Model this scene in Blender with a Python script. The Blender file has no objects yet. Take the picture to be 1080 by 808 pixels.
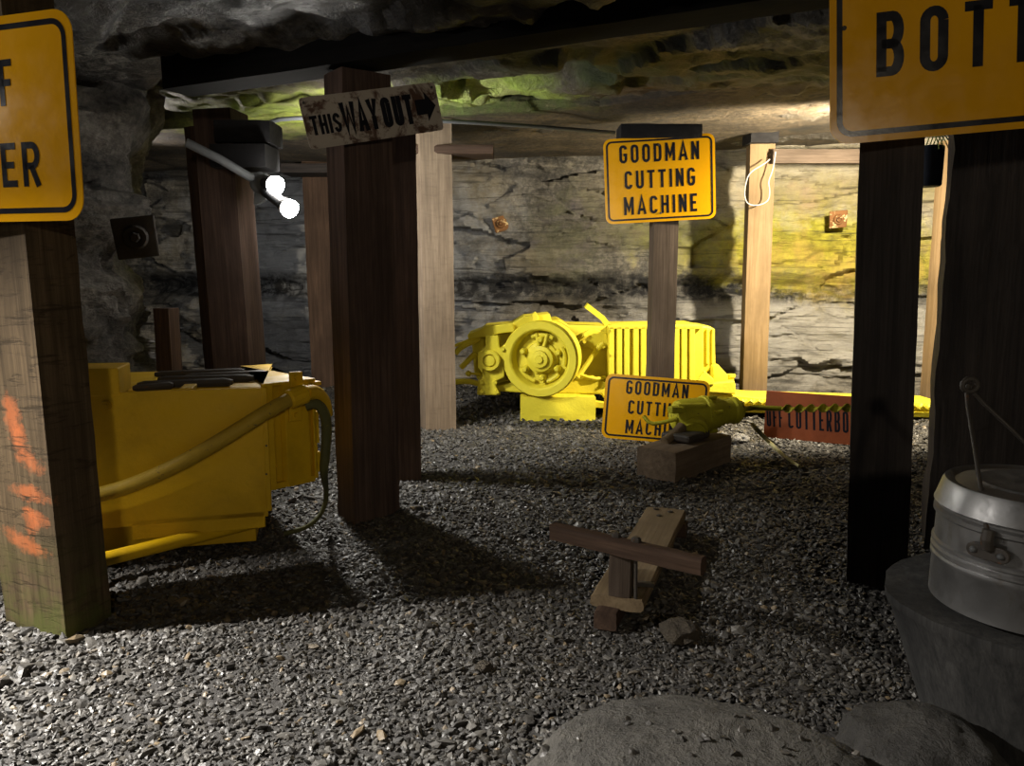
import bpy, bmesh, math, random
import numpy as np
from mathutils import Vector, Matrix, noise
D = bpy.data
C = bpy.context.scene.collection
scene = bpy.context.scene
rnd = random.Random(7)
PI = math.pi
# ------------------------------------------------------------------ camera
CAMZ, PITCH, F = 0.9, math.radians(7.95), 816.0
cam = D.objects.new('camera', D.cameras.new('camera')); C.objects.link(cam)
cam.location = (0, 0, CAMZ); cam.rotation_euler = (PI/2-PITCH, 0, 0)
cam.data.sensor_width = 36; cam.data.lens = 36*F/1080; cam.data.clip_start = .02
scene.camera = cam
# ------------------------------------------------------------------ world, lights, exposure
scene.view_settings.view_transform = 'Standard'; scene.view_settings.look = 'None'
scene.view_settings.gamma = 1; scene.view_settings.exposure = 0.0; scene.view_settings.use_curve_mapping = False
w = D.worlds.new('mine_dark'); scene.world = w; w.use_nodes = True
w.node_tree.nodes['Background'].inputs[0].default_value = (.8, .85, 1, 1)
w.node_tree.nodes['Background'].inputs[1].default_value = .012
def lamp(name, kind, loc, target, energy, col, size=.05, angle=100, blend=.5):
    l = D.lights.new(name, kind); o = D.objects.new(name, l); C.objects.link(o)
    o.location = loc; l.energy = energy; l.color = col; l.shadow_soft_size = size
    if kind == 'SPOT': l.spot_size = math.radians(angle); l.spot_blend = blend
    if target is not None:
        o.rotation_euler = (Vector(target)-Vector(loc)).to_track_quat('-Z', 'Y').to_euler()
    return o
lamp('fill_left_sign', 'SPOT', (-2.2, 1.75, 1.45), (-1.1, 2.1, 1.45), 22, (1, .95, .88), .04, 70, .9)  # added spot beside the left aisle lamp, to brighten the left sign
lamp('lamp_left_aisle', 'SPOT', (-2.3, 1.55, 1.66), (-1.2, 1.0, 0), 1500, (1, .95, .88), .04, 84, 1.0)
lamp('lamp_post_flood_upper', 'SPOT', (-1.0, 3.67, 1.33), (.0, 5.6, .9), 95, (1, .97, .9), .04, 160, .6)
lamp('lamp_post_flood_lower', 'SPOT', (-.925, 3.42, 1.13), (.5, 3.2, 0), 75, (1, .97, .9), .04, 132, .6)
lamp('lamp_behind_pillar', 'SPOT', (-2.6, 5.2, 1.5), (-1.2, 4.0, .9), 25, (1, .9, .8), .05, 150, .6)
lamp('lamp_right_flood', 'SPOT', (2.02, 4.17, 1.52), (2.05, 5.6, 1.0), 470, (1, .86, .62), .05, 175, .4)
lamp('lamp_visitor_side', 'POINT', (.48, -2.1, 1.6), None, 84, (1, .86, .66), .10)
# ------------------------------------------------------------------ helpers: picture <-> place
cp, sp = math.cos(PITCH), math.sin(PITCH)
def ray(x, y):
    a, b = (x-540)/F, (404-y)/F
    return Vector((a, cp+b*sp, -sp+b*cp))
def P(x, y, Y):
    r = ray(x, y); return Vector((0, 0, CAMZ)) + r*(Y/r.y)
def G(x, y, z=0.0):
    r = ray(x, y); return Vector((0, 0, CAMZ)) + r*((z-CAMZ)/r.z)
def fbm(p, o=4, h=.5):
    v, a, s = 0, 1, 0
    p = Vector(p)
    for i in range(o):
        v += a*noise.noise(p); s += a; a *= h; p = p*2.03+Vector((3.1, 1.7, 5.3))
    return v/s
# ------------------------------------------------------------------ materials
class NT:
    def __init__(s, name, rough=.6, metal=0, spec=.5):
        s.m = D.materials.new(name); s.m.use_nodes = True; s.t = s.m.node_tree
        s.b = s.t.nodes['Principled BSDF']; s.b.inputs['Roughness'].default_value = rough
        s.b.inputs['Metallic'].default_value = metal; s.b.inputs['Specular IOR Level'].default_value = spec
        s.tc = s.n('ShaderNodeTexCoord'); s.co = s.tc.outputs['Object']
    def n(s, k): return s.t.nodes.new(k)
    def l(s, a, b): s.t.links.new(a, b)
    def put(s, sock, v):
        if isinstance(v, bpy.types.NodeSocket): s.l(v, sock)
        elif isinstance(v, (tuple, list)) and len(v) == 3 and sock.type == 'RGBA': sock.default_value = (*v, 1)
        else: sock.default_value = v
    def map(s, scale=(1, 1, 1), loc=(0, 0, 0), rot=(0, 0, 0), co=None):
        m = s.n('ShaderNodeMapping'); s.l(co or s.co, m.inputs[0])
        m.inputs['Scale'].default_value = scale; m.inputs['Location'].default_value = loc; m.inputs['Rotation'].default_value = rot
        return m.outputs[0]
    def noise(s, sc=5, det=5, rough=.6, dist=0, co=None):
        n = s.n('ShaderNodeTexNoise'); s.l(co or s.co, n.inputs['Vector'])
        n.inputs['Scale'].default_value = sc; n.inputs['Detail'].default_value = det
        n.inputs['Roughness'].default_value = rough; n.inputs['Distortion'].default_value = dist
        return n.outputs['Fac']
    def vor(s, sc=5, feat='F1', co=None, out='Distance'):
        n = s.n('ShaderNodeTexVoronoi'); n.feature = feat; s.l(co or s.co, n.inputs['Vector']); n.inputs['Scale'].default_value = sc
        return n.outputs[out]
    def ramp(s, fac, stops):
        r = s.n('ShaderNodeValToRGB'); s.l(fac, r.inputs[0]); e = r.color_ramp.elements
        while len(e) < len(stops): e.new(.5)
        for i, (p, c) in enumerate(stops):
            e[i].position = p; e[i].color = (*c, 1) if not isinstance(c, (int, float)) else (c, c, c, 1)
        return r.outputs[0]
    def mix(s, fac, a, b, mode='MIX'):
        m = s.n('ShaderNodeMix'); m.data_type = 'RGBA'; m.blend_type = mode
        s.put(m.inputs[0], fac); s.put(m.inputs[6], a); s.put(m.inputs[7], b); return m.outputs[2]
    def math(s, op, a, b=0.0, clamp=False):
        m = s.n('ShaderNodeMath'); m.operation = op; m.use_clamp = clamp
        s.put(m.inputs[0], a); s.put(m.inputs[1], b); return m.outputs[0]
    def sep(s, co=None):
        x = s.n('ShaderNodeSeparateXYZ'); s.l(co or s.co, x.inputs[0]); return x.outputs
    def blob(s, c, r, co=None, soft=.5, nz=None):
        """1 inside an ellipsoid of radii r round c, ragged by nz"""
        v = s.map((1/r[0], 1/r[1], 1/r[2]), (-c[0]/r[0], -c[1]/r[1], -c[2]/r[2]), co=co)
        d = s.n('ShaderNodeVectorMath'); d.operation = 'LENGTH'; s.l(v, d.inputs[0]); q = d.outputs['Value']
        if nz is not None: q = s.math('ADD', q, s.math('MULTIPLY', s.math('SUBTRACT', nz, .5), 2.4))
        mr = s.n('ShaderNodeMapRange'); s.l(q, mr.inputs[0]); mr.inputs[1].default_value = 1+soft*.5; mr.inputs[2].default_value = 1-soft*.5
        return mr.outputs[0]
    def bump(s, h, strength=.5, dist=.01):
        b = s.n('ShaderNodeBump'); s.l(h, b.inputs['Height']); b.inputs['Strength'].default_value = strength; b.inputs['Distance'].default_value = dist
        s.l(b.outputs[0], s.b.inputs['Normal']); return s
    def col(s, c): s.put(s.b.inputs['Base Color'], c); return s
    def rough(s, r): s.put(s.b.inputs['Roughness'], r); return s

def painted(name, c, c2, worn=(.08, .05, .03), wornp=.70, rough=.45, bumpiness=.35, dirt=.5):
    t = NT(name, rough, 0, .3)
    base = t.mix(t.noise(6, 6, .65), c, c2)
    chips = t.ramp(t.noise(28, 6, .7), [(wornp, 0), (wornp+.03, 1)])
    base = t.mix(chips, base, worn)
    gr = t.ramp(t.noise(3.5, 7, .7, .4), [(.42, 0), (.72, 1)])
    base = t.mix(t.math('MULTIPLY', gr, dirt), base, tuple(v*.35 for v in c))
    t.col(base); t.rough(t.ramp(t.noise(14, 4), [(.3, max(.12, rough-.1)), (.7, rough+(.2 if rough > .25 else .04))]))
    t.bump(t.noise(60, 6, .7), bumpiness, .004); return t.m
M = {}
M['yellow_lemon'] = painted('lemon_yellow_paint', (.74, .66, .045), (.68, .56, .03), (.15, .10, .02), .72, .5, .5, .25)
M['yellow_amber'] = painted('amber_yellow_paint', (.72, .45, .006), (.64, .385, .005), (.10, .06, .02), .735, .5, .35, .38)
M['yellow_old'] = painted('dirty_amber_paint', (.50, .33, .02), (.36, .24, .03), (.14, .10, .05), .62, .6, .5, .6)
M['olive_paint'] = painted('olive_yellow_paint', (.52, .47, .02), (.36, .34, .02), (.12, .09, .03), .62, .6, .6, .5)
M['sign_yellow'] = painted('amber_sign_enamel', (.80, .40, .006), (.74, .35, .005), (.18, .08, .01), .80, .2, .03, .12)
M['sign_black'] = painted('black_sign_paint', (.012, .012, .016), (.02, .02, .026), (.1, .07, .03), .80, .22, .05, .1)
M['red_paint'] = painted('dull_red_paint', (.34, .085, .024), (.26, .06, .02), (.06, .03, .02), .66, .6, .3, .6)
M['dark_steel'] = painted('dark_steel', (.045, .04, .036), (.07, .06, .05), (.12, .06, .03), .62, .5, .4, .4)
M['black_timber'] = painted('black_tarred_timber', (.006, .006, .007), (.01, .009, .010), (.03, .025, .02), .72, .8, .8, .3)
M['galv'] = painted('galvanised_conduit', (.11, .115, .12), (.08, .085, .09), (.2, .18, .16), .72, .4, .1, .3)
M['white_cable'] = painted('white_cable_sheath', (.34, .33, .31), (.28, .27, .26), (.4, .38, .34), .8, .5, .1, .2)
M['rust'] = painted('rusty_plate', (.20, .09, .025), (.10, .045, .018), (.5, .38, .2), .56, .75, .7, .5)
M['dark_plate'] = painted('dark_plate', (.06, .055, .05), (.045, .04, .036), (.09, .05, .03), .66, .75, .7, .5)
M['rope'] = painted('frayed_rope', (.50, .46, .26), (.36, .34, .16), (.2, .18, .1), .66, .9, .6, .3)
M['black_can'] = painted('dark_blue_can', (.015, .02, .035), (.02, .026, .04), (.05, .05, .05), .72, .5, .2, .2)
M['green_wire'] = painted('pale_green_wire', (.42, .5, .12), (.34, .42, .10), (.2, .2, .1), .8, .6, .1, .2)
M['hose_dark'] = painted('olive_black_hose', (.06, .065, .03), (.14, .13, .03), (.3, .24, .03), .64, .6, .4, .4)
M['socket_black'] = painted('black_lampholder', (.03, .032, .036), (.05, .05, .055), (.1, .1, .1), .75, .4, .1, .2)

def tin():
    t = NT('dull_galvanised_tin', .4, .85)
    st = t.noise(5, 6, .7, .5)
    base = t.mix(st, (.33, .33, .335), (.20, .197, .19))
    z = t.sep()[2]
    rustm = t.ramp(t.noise(9, 6, .75, .4), [(.56, 0), (.72, .7)])
    t.col(t.mix(rustm, base, (.15, .11, .07)))
    t.rough(t.ramp(t.noise(18, 5, .7), [(.3, .3), (.75, .62)])); t.bump(t.noise(40, 4), .12, .003)
    return t.m
M['tin'] = tin()

def wood(name, dark, light, rough=.8, grain=1.0, base_dark=.25, moss=None, paint=False, kn=.5, arcs=False):
    """timber whose grain runs along its own z axis"""
    t = NT(name, rough, 0, .15)
    oi = t.n('ShaderNodeObjectInfo')
    sh = t.n('ShaderNodeVectorMath'); sh.operation = 'SCALE'; sh.inputs[0].default_value = (7.3, 3.1, 5.7); t.l(oi.outputs['Random'], sh.inputs['Scale'])
    ad = t.n('ShaderNodeVectorMath'); ad.operation = 'ADD'; t.l(t.co, ad.inputs[0]); t.l(sh.outputs[0], ad.inputs[1]); co = ad.outputs[0]
    g1 = t.noise(1, 6, .7, .6, co=t.map((38, 38, 1.6), co=co))
    g2 = t.noise(1, 4, .6, .3, co=t.map((150, 150, 3.5), co=co))
    big = t.noise(1, 4, .6, .2, co=t.map((5, 5, 2.2), co=co))
    c = t.mix(t.ramp(g1, [(.33, 0), (.68, 1)]), dark, light)
    c = t.mix(t.math('MULTIPLY', t.ramp(g2, [(.45, 0), (.7, 1)]), .45*grain), c, tuple(v*.45 for v in dark))
    c = t.mix(t.ramp(big, [(.4, 0), (.75, .75)]), c, tuple(v*.6 for v in dark))
    h = t.math('ADD', g1, t.math('MULTIPLY', g2, .6))
    if arcs:      # saw marks crossing the grain in shallow arcs
        st_ = t.noise(1, 6, .72, .8, co=t.map((7, 7, 55), rot=(.12, .20, 0)))
        saw = t.ramp(st_, [(.36, 0), (.47, 1)])
        h = t.math('ADD', t.math('MULTIPLY', saw, arcs), h)
        c = t.mix(t.math('MULTIPLY', t.math('SUBTRACT', 1.0, saw), .75*min(1, arcs)), c, tuple(v*.5 for v in dark))
    if moss:
        mz, mt = moss
        zz = t.sep()[2]
        mm = t.n('ShaderNodeMapRange'); t.l(zz, mm.inputs[0]); mm.inputs[1].default_value = mt; mm.inputs[2].default_value = mz
        mk = t.math('MULTIPLY', mm.outputs[0], t.ramp(t.noise(9, 6, .7), [(.38, 0), (.6, 1)]))
        c = t.mix(t.math('MULTIPLY', mk, .75), c, (.07, .085, .018))
    if paint:
        nz = t.noise(16, 5, .75)
        for cx, cz, rx, rz, a in PAINT:
            x = t.map((1, 1, 1), (-cx, 0, -cz))
            x = t.map((1, 1, 1), rot=(0, a, 0), co=x)
            mk = t.blob((0, -.12, 0), (rx, .09, rz), co=x, soft=.55, nz=nz)
            c = t.mix(t.math('MULTIPLY', t.math('MULTIPLY', mk, saw if arcs else 1.0), .5), c, (.46, .12, .035))
    t.col(c); t.bump(h, .35, .004)
    return t.m
PAINT = [(.02, .52, .03, .04, -.2), (.0, .575, .035, .055, .1), (.045, .47, .06, .03, -.5), (.04, .38, .07, .024, -.1),
         (.03, .31, .028, .045, 0), (.055, .325, .05, .018, -.3), (.0, .245, .085, .026, -.25)]
M['wood_left'] = wood('sawn_tan_timber', (.048, .033, .017), (.13, .09, .05), .85, .8, moss=(.0, .30), paint=True, arcs=1.0)
M['wood_dark'] = wood('dark_creosoted_timber', (.055, .037, .030), (.125, .082, .065), .75)
M['wood_brown'] = wood('brown_timber', (.045, .028, .020), (.10, .062, .042), .8)
M['wood_brown2'] = wood('grey_brown_timber', (.055, .040, .029), (.115, .086, .066), .8)
M['wood_near_black'] = wood('near_black_beam', (.004, .004, .004), (.008, .0075, .007), .95)  # beam colour lowered to near black so its underside stays dark under the bulbs
M['wood_black'] = wood('blackened_timber', (.024, .021, .021), (.060, .050, .046), .7)
M['wood_tan'] = wood('pale_pine_timber', (.15, .10, .05), (.23, .16, .09), .75, .35)
M['wood_grey'] = wood('grey_weathered_timber', (.13, .11, .095), (.25, .21, .18), .85, .8)
M['wood_rust'] = wood('mid_brown_timber', (.16, .12, .085), (.30, .23, .165), .85, .8, arcs=.25)
M['wood_plank'] = wood('worn_plank', (.14, .10, .058), (.25, .185, .11), .8, .5)
M['wood_stump'] = wood('grey_split_log', (.03, .03, .03), (.075, .073, .07), .85, 1)

def rock(name, dark, mid, light, strat=(1.2, 1.2, 9), moss=(), coal=None, veins=None, rough=.75, tan=None, streak=0, patches=()):
    t = NT(name, rough, 0, .45)
    n1 = t.noise(1, 8, .68, .7, co=t.map(strat))
    n2 = t.noise(2.3, 8, .7, .5)
    n3 = t.noise(30, 6, .75)
    f = t.math('ADD', t.math('MULTIPLY', n1, .55), t.math('MULTIPLY', n2, .45))
    f = t.math('ADD', f, t.math('MULTIPLY', t.math('SUBTRACT', n3, .5), .6))
    c = t.ramp(f, [(.34, dark), (.50, mid), (.66, light)])
    if tan is not None:
        c = t.mix(t.math('MULTIPLY', t.ramp(t.noise(1.1, 5, .6, .3), [(.45, 0), (.62, 1)]), .7), c, tan)
    nz = t.noise(4.5, 8, .72, .3)
    for ctr, r, colr, amt in patches:
        c = t.mix(t.math('MULTIPLY', t.blob(ctr, r, soft=.7, nz=nz), amt), c, t.mix(n3, colr, tuple(v*.55 for v in colr)))
    if coal is not None:      # dark seam: (centre z, half height, wobble)
        zz = t.math('ADD', t.sep()[2], t.math('MULTIPLY', t.math('SUBTRACT', t.noise(1, 6, .6, co=t.map((1.6, 1.6, .4))), .5), coal[2]))
        d = t.math('ABSOLUTE', t.math('SUBTRACT', zz, coal[0]))
        mr = t.n('ShaderNodeMapRange'); t.l(d, mr.inputs[0]); mr.inputs[1].default_value = coal[1]*1.3; mr.inputs[2].default_value = coal[1]*.6
        mk = t.math('MULTIPLY', mr.outputs[0], t.ramp(t.noise(1, 5, .7, co=t.map((14, 14, 3))), [(.35, .2), (.55, 1)]))
        c = t.mix(mk, c, (.012, .012, .014))
    for ctr, r, colr, amt in moss:
        mk = t.math('MULTIPLY', t.blob(ctr, r, soft=.9, nz=nz), amt)
        mc = t.mix(t.ramp(t.noise(11, 7, .75), [(.35, 0), (.65, 1)]), colr, tuple(v*.42 for v in colr))
        mc = t.mix(t.math('MULTIPLY', t.ramp(t.noise(3.1, 5, .7, .5), [(.48, 0), (.66, 1)]), .55), mc, (colr[0]*1.0, colr[1]*.72, colr[2]*2.2))
        c = t.mix(mk, c, mc)
    t.col(c)
    t.rough(t.ramp(n2, [(.3, rough-.2), (.7, rough+.15)]))
    cr = t.vor(3.0, 'DISTANCE_TO_EDGE', co=t.map((1, 1, 3.2)))
    crk = t.ramp(cr, [(0, 0), (.05, 1)])
    if strat[2] >= 8:                                     # thin dark bedding planes
        lam = t.ramp(t.noise(1, 5, .7, .6, co=t.map((1.3, 1.3, 34))), [(.36, 1), (.44, 0)])
        c2 = t.mix(t.math('MULTIPLY', lam, .6), c, (.02, .02, .02)); t.col(c2)
    h = t.math('ADD', t.math('MULTIPLY', n1, 1.2), t.math('ADD', t.math('MULTIPLY', n3, .5), t.math('MULTIPLY', crk, .03)))
    h = t.math('ADD', h, t.math('MULTIPLY', t.noise(1, 8, .78, .35, co=t.map((5, 5, 5*(strat[2]/strat[0])**.6))), 1.6))
    t.bump(h, .85, .05)
    return t.m

# ------------------------------------------------------------------ mesh builder
class MB:
    def __init__(s): s.v = []; s.f = []
    def add(s, vs, fs):
        o = len(s.v); s.v += [Vector(q) for q in vs]; s.f += [[o+i for i in f] for f in fs]; return s
    def hexa(s, a, b):
        """two matching quads a (front) and b (back)"""
        return s.add(list(a)+list(b), [(0, 1, 2, 3), (7, 6, 5, 4), (4, 5, 1, 0), (5, 6, 2, 1), (6, 7, 3, 2), (7, 4, 0, 3)])
    def box(s, c, size, rot=None):
        x, y, z = [q/2 for q in size]; R = rot if rot is not None else Matrix.Identity(3); c = Vector(c)
        p = lambda a, b, d: c + R @ Vector((a*x, b*y, d*z))
        return s.hexa([p(-1, -1, -1), p(1, -1, -1), p(1, -1, 1), p(-1, -1, 1)], [p(-1, 1, -1), p(1, 1, -1), p(1, 1, 1), p(-1, 1, 1)])
    def prism(s, pts, vec):
        n = len(pts); pts = [Vector(p) for p in pts]; vec = Vector(vec)
        return s.add(pts+[p+vec for p in pts], [tuple(range(n)), tuple(range(2*n-1, n-1, -1))] + [(i, (i+1) % n+n-n, (i+1) % n+n, i+n) for i in range(n)])
    def pxbox(s, x0, y0, x1, y1, Y, d):
        a = [P(x0, y1, Y), P(x1, y1, Y), P(x1, y0, Y), P(x0, y0, Y)]
        return s.hexa(a, [p+Vector((0, d, 0)) for p in a])
    def pxpoly(s, pts, Y, d): return s.prism([P(x, y, Y) for x, y in pts], (0, d, 0))
    def rings(s, rings, cap=True, close=True):
        n = len(rings[0]); o = len(s.v)
        for r in rings: s.v += [Vector(q) for q in r]
        for k in range(len(rings)-1):
            for i in range(n if close else n-1):
                j = (i+1) % n; s.f.append([o+k*n+i, o+k*n+j, o+(k+1)*n+j, o+(k+1)*n+i])
        if cap: s.f.append([o+i for i in range(n)][::-1]); s.f.append([o+(len(rings)-1)*n+i for i in range(n)])
        return s
    def cyl(s, a, b, r0, r1=None, n=20):
        return s.lathe(a, Vector(b)-Vector(a), [(0, r0), ((Vector(b)-Vector(a)).length, r0 if r1 is None else r1)], n)
    def lathe(s, o, axis, prof, n=32, cap=True):
        """prof: (distance along axis, radius)"""
        o = Vector(o); ax = Vector(axis).normalized(); u = ax.orthogonal().normalized(); v = ax.cross(u)
        return s.rings([[o+ax*h+(u*math.cos(2*PI*i/n)+v*math.sin(2*PI*i/n))*r for i in range(n)] for h, r in prof], cap)
    def tube(s, pts, r, n=10, smooth=0):
        pts = [Vector(p) for p in pts]
        for _ in range(smooth):
            q = [pts[0]]
            for a, b in zip(pts, pts[1:]): q += [a*.75+b*.25, a*.25+b*.75]
            pts = q+[pts[-1]]
        rs = r if isinstance(r, (list, tuple)) else [r]*len(pts)
        if len(rs) != len(pts): rs = list(np.interp(np.linspace(0, 1, len(pts)), np.linspace(0, 1, len(rs)), rs))
        out = []; u = None
        for i, p in enumerate(pts):
            t = (pts[min(i+1, len(pts)-1)]-pts[max(i-1, 0)]).normalized()
            u = t.orthogonal().normalized() if u is None else (u-t*u.dot(t)).normalized()
            v = t.cross(u); out.append([p+(u*math.cos(2*PI*k/n)+v*math.sin(2*PI*k/n))*rs[i] for k in range(n)])
        return s.rings(out)
    def ball(s, c, r, n=14, m=8, sc=(1, 1, 1)):
        c = Vector(c)
        return s.rings([[c+Vector((sc[0]*r*math.sin(PI*(k+.02)/(m-1+.04))*math.cos(2*PI*i/n), sc[1]*r*math.sin(PI*(k+.02)/(m-1+.04))*math.sin(2*PI*i/n), -sc[2]*r*math.cos(PI*(k+.02)/(m-1+.04)))) for i in range(n)] for k in range(m)])
    def build(s, name, mat, parent=None, loc=None, bevel=0, smooth=None, rot=None, world=False):
        """world: the vertices are world coordinates while loc only sets where the origin goes"""
        me = D.meshes.new(name)
        off = Vector(loc) if (world and loc is not None) else Vector((0, 0, 0))
        me.from_pydata([v-off for v in s.v], [], s.f); me.update()
        bm = bmesh.new(); bm.from_mesh(me); bmesh.ops.recalc_face_normals(bm, faces=bm.faces); bm.to_mesh(me); bm.free()
        me.materials.append(M[mat] if isinstance(mat, str) else mat)
        o = D.objects.new(name, me); C.objects.link(o)
        if loc is not None: o.location = loc
        if rot is not None: o.rotation_euler = rot
        if parent is not None:
            o.parent = parent
            if world: o.location = Vector(o.location)-parent_world(parent)
        if bevel:
            b = o.modifiers.new('bevel', 'BEVEL'); b.width = bevel; b.segments = 2; b.limit_method = 'ANGLE'; b.angle_limit = .6
        if smooth is not None:
            me.polygons.foreach_set('use_smooth', [True]*len(me.polygons)); me.set_sharp_from_angle(angle=smooth)
        return o
def parent_world(p):
    v = Vector((0, 0, 0))
    while p is not None: v += Vector(p.location); p = p.parent
    return v
def tag(o, label=None, cat=None, group=None, kind=None):
    for k, v in (('label', label), ('category', cat), ('group', group), ('kind', kind)):
        if v: o[k] = v
    return o
def thing(name, label, cat, loc=(0, 0, 0), rot=(0, 0, 0), group=None):
    o = D.objects.new(name, None); C.objects.link(o); o.empty_display_size = .1
    o.location = loc; o.rotation_euler = rot; return tag(o, label, cat, group)
def wpart(mb, name, mat, parent, **k):
    """a part modelled in world coordinates under an unrotated thing"""
    return mb.build(name, mat, parent, loc=parent_world(parent), world=True, **k)
def rotz(a): return Matrix.Rotation(a, 3, 'Z')

# ------------------------------------------------------------------ the setting: floor, rock
def floor_z(x, y):
    z = .018*fbm((x*.9, y*.9, 2.2), 3)
    z += .03*math.exp(-((x+.35)**2+(y-2.95)**2)/.06)          # little banks at the posts' feet
    z += .05*math.exp(-((x-.0)**2/1.2+(y-5.6)**2/.3))
    return z
def grid_mesh(name, us, vs, fn, mat, smooth=True, relax=0):
    nu, nv = len(us), len(vs)
    v = [fn(a, b) for b in vs for a in us]
    if relax:
        q = np.array(v).reshape(nv, nu, 3)
        for _ in range(relax):
            q[1:-1, 1:-1] = .5*q[1:-1, 1:-1]+.125*(q[:-2, 1:-1]+q[2:, 1:-1]+q[1:-1, :-2]+q[1:-1, 2:])
        v = q.reshape(-1, 3).tolist()
    f = [(j*nu+i, j*nu+i+1, (j+1)*nu+i+1, (j+1)*nu+i) for j in range(nv-1) for i in range(nu-1)]
    me = D.meshes.new(name); me.from_pydata(v, [], f); me.update()
    me.materials.append(mat)
    if smooth:
        me.polygons.foreach_set('use_smooth', [True]*len(me.polygons)); me.set_sharp_from_angle(angle=.7)
    o = D.objects.new(name, me); C.objects.link(o); return tag(o, kind='structure')
t = NT('fine_coal_grit', .8, 0, .3)
t.col(t.mix(t.noise(40, 6, .7), (.030, .029, .028), (.075, .07, .065))); t.bump(t.noise(90, 5, .7), .8, .01)
grid_mesh('floor', np.linspace(-6, 6, 121), np.linspace(-2.5, 8.5, 111), lambda x, y: (x, y, floor_z(x, y)-.012), t.m)

def facets(p, seed):
    """broken blocks: every cell steps in or out and tilts by its own amount"""
    p = Vector(p)+Vector((0, 0, seed)); c = noise.voronoi(p)[1][0]; r = noise.cell_vector(c*13.7+Vector((.31, .17, seed)))
    q = noise.cell_vector(c*7.9+Vector((5.3, seed, .7))); d = p-c
    return (r.x-.5)*1.3+d.x*(q.x-.5)*1.6+d.y*(q.y-.5)*1.6
def ledges(u, z, seed, lay=9.0, amp=.06):
    """strata: laminated beds that step in and out, broken into blocks along their length"""
    wx, wz = .25*fbm((u*1.1, z*1.5, seed), 3), .12*fbm((u*.8, z, seed+9), 3)
    a = facets((u*1.1+wx, (z+wz)*lay*.5, 0), seed)
    b = facets((u*2.6+wx*3, (z+wz)*lay*1.4, 0), seed+3.7)
    return amp*(.72*a+.26*b)+.05*amp*fbm((u*3, z*lay*9, seed), 3)
def wall(name, path, z0, z1, nz, step, mat, seed, amp=.06, rough=.05, lay=9.0, lean=None, outward=1):
    pts = []; L = 0
    for (a, b) in zip(path, path[1:]):
        a, b = Vector(a), Vector(b); n = max(1, int((b-a).length/step))
        for i in range(n): pts.append((L+(b-a).length*i/n, a.lerp(b, i/n), (b-a).normalized()))
        L += (b-a).length
    pts.append((L, Vector(path[-1]), (Vector(path[-1])-Vector(path[-2])).normalized()))
    # smoothed normals
    def fn(i, z):
        u, p, d = pts[i]
        ds = sum((pts[j][2] for j in range(max(0, i-4), min(len(pts), i+5))), Vector((0, 0))).normalized()
        nrm = Vector((ds.y, -ds.x))*outward
        h = ledges(u, z, seed, lay, amp)+rough*fbm((u*1.6, z*2.2, seed+4), 5, .55)+.3*rough*fbm((u*7, z*12, seed), 4, .6)
        if lean: h += lean(u, z)
        q = p+nrm*h
        return (q.x, q.y, z+.012*noise.noise(Vector((u*5, z*7, seed))))
    return grid_mesh(name, range(len(pts)), np.linspace(z0, z1, nz), fn, mat)

W = lambda x, y, Y: tuple(P(x, y, Y))
m_back = rock('layered_back_rock', (.028, .027, .027), (.12, .114, .105), (.31, .29, .255), (1.0, 1.0, 8), coal=(.80, .11, .14),
    tan=(.22, .19, .135),
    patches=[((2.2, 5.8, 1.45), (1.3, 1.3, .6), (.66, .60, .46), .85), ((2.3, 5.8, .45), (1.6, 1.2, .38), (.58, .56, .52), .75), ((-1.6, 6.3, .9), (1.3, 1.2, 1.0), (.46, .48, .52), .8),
             ((-1.7, 6.4, .35), (1.1, 1, .3), (.06, .06, .066), .6)],
    moss=[((2.15, 5.9, 1.12), (.85, 1.2, .26), (.50, .47, .03), .95), ((2.5, 5.9, .98), (.7, 1.2, .22), (.52, .45, .05), .9),
          ((1.15, 5.9, 1.22), (.35, 1, .16), (.18, .19, .04), .8), ((2.5, 5.9, 1.5), (.8, 1, .15), (.40, .33, .08), .6),
          ((.45, 6.1, 1.2), (.3, 1, .35), (.16, .17, .10), .55)])
def back_lean(u, z):
    s = .10*max(0, .75-z) - .14*math.exp(-((z-.80)/.07)**2)*(1+.6*noise.noise(Vector((u*2.5, 0, 5))))
    if z < .85: s += .10*fbm((u*3.2, z*4.5, 1.5), 5, .6)*min(1, (.85-z)/.12)
    return s + .16*max(0, noise.noise(Vector((u*1.1+3, z*3.2, 8.8)))) 
wall('wall_back', [(-4.5, 7.2), (-2.2, 6.75), (-.3, 6.35), (.9, 6.15), (2.2, 5.95), (3.6, 5.6), (5.2, 4.6)], -.1, 2.5, 170, .024, m_back, 3.3, .10, .10, 8.5, back_lean)
m_left = rock('dark_pillar_rock', (.05, .05, .05), (.20, .188, .17), (.42, .39, .35), (1.6, 1.6, 5), rough=.7)
def left_lean(u, z):
    return .16*max(0, z-1.0)**1.1 - .10*math.exp(-((z-.98)/.10)**2) + .05*noise.noise(Vector((u*2, z*3, 1)))
wall('wall_left', [(-4.6, 2.9), (-2.6, 3.1), (-1.92, 3.30), (-1.74, 3.55), (-1.95, 4.1), (-2.4, 4.7), (-3.4, 5.2), (-5, 5.3)], -.1, 2.2, 120, .022, m_left, 9.1, .12, .16, 5.0, left_lean)
m_side = rock('grey_side_rock', (.03, .03, .03), (.11, .105, .1), (.24, .22, .2), (1.2, 1.2, 8))
wall('wall_right', [(5.0, 5.2), (4.6, 3.0), (4.4, .5), (4.5, -2.4)], -.1, 2.3, 50, .07, m_side, 5.7, .1, .1, 8)

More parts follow.
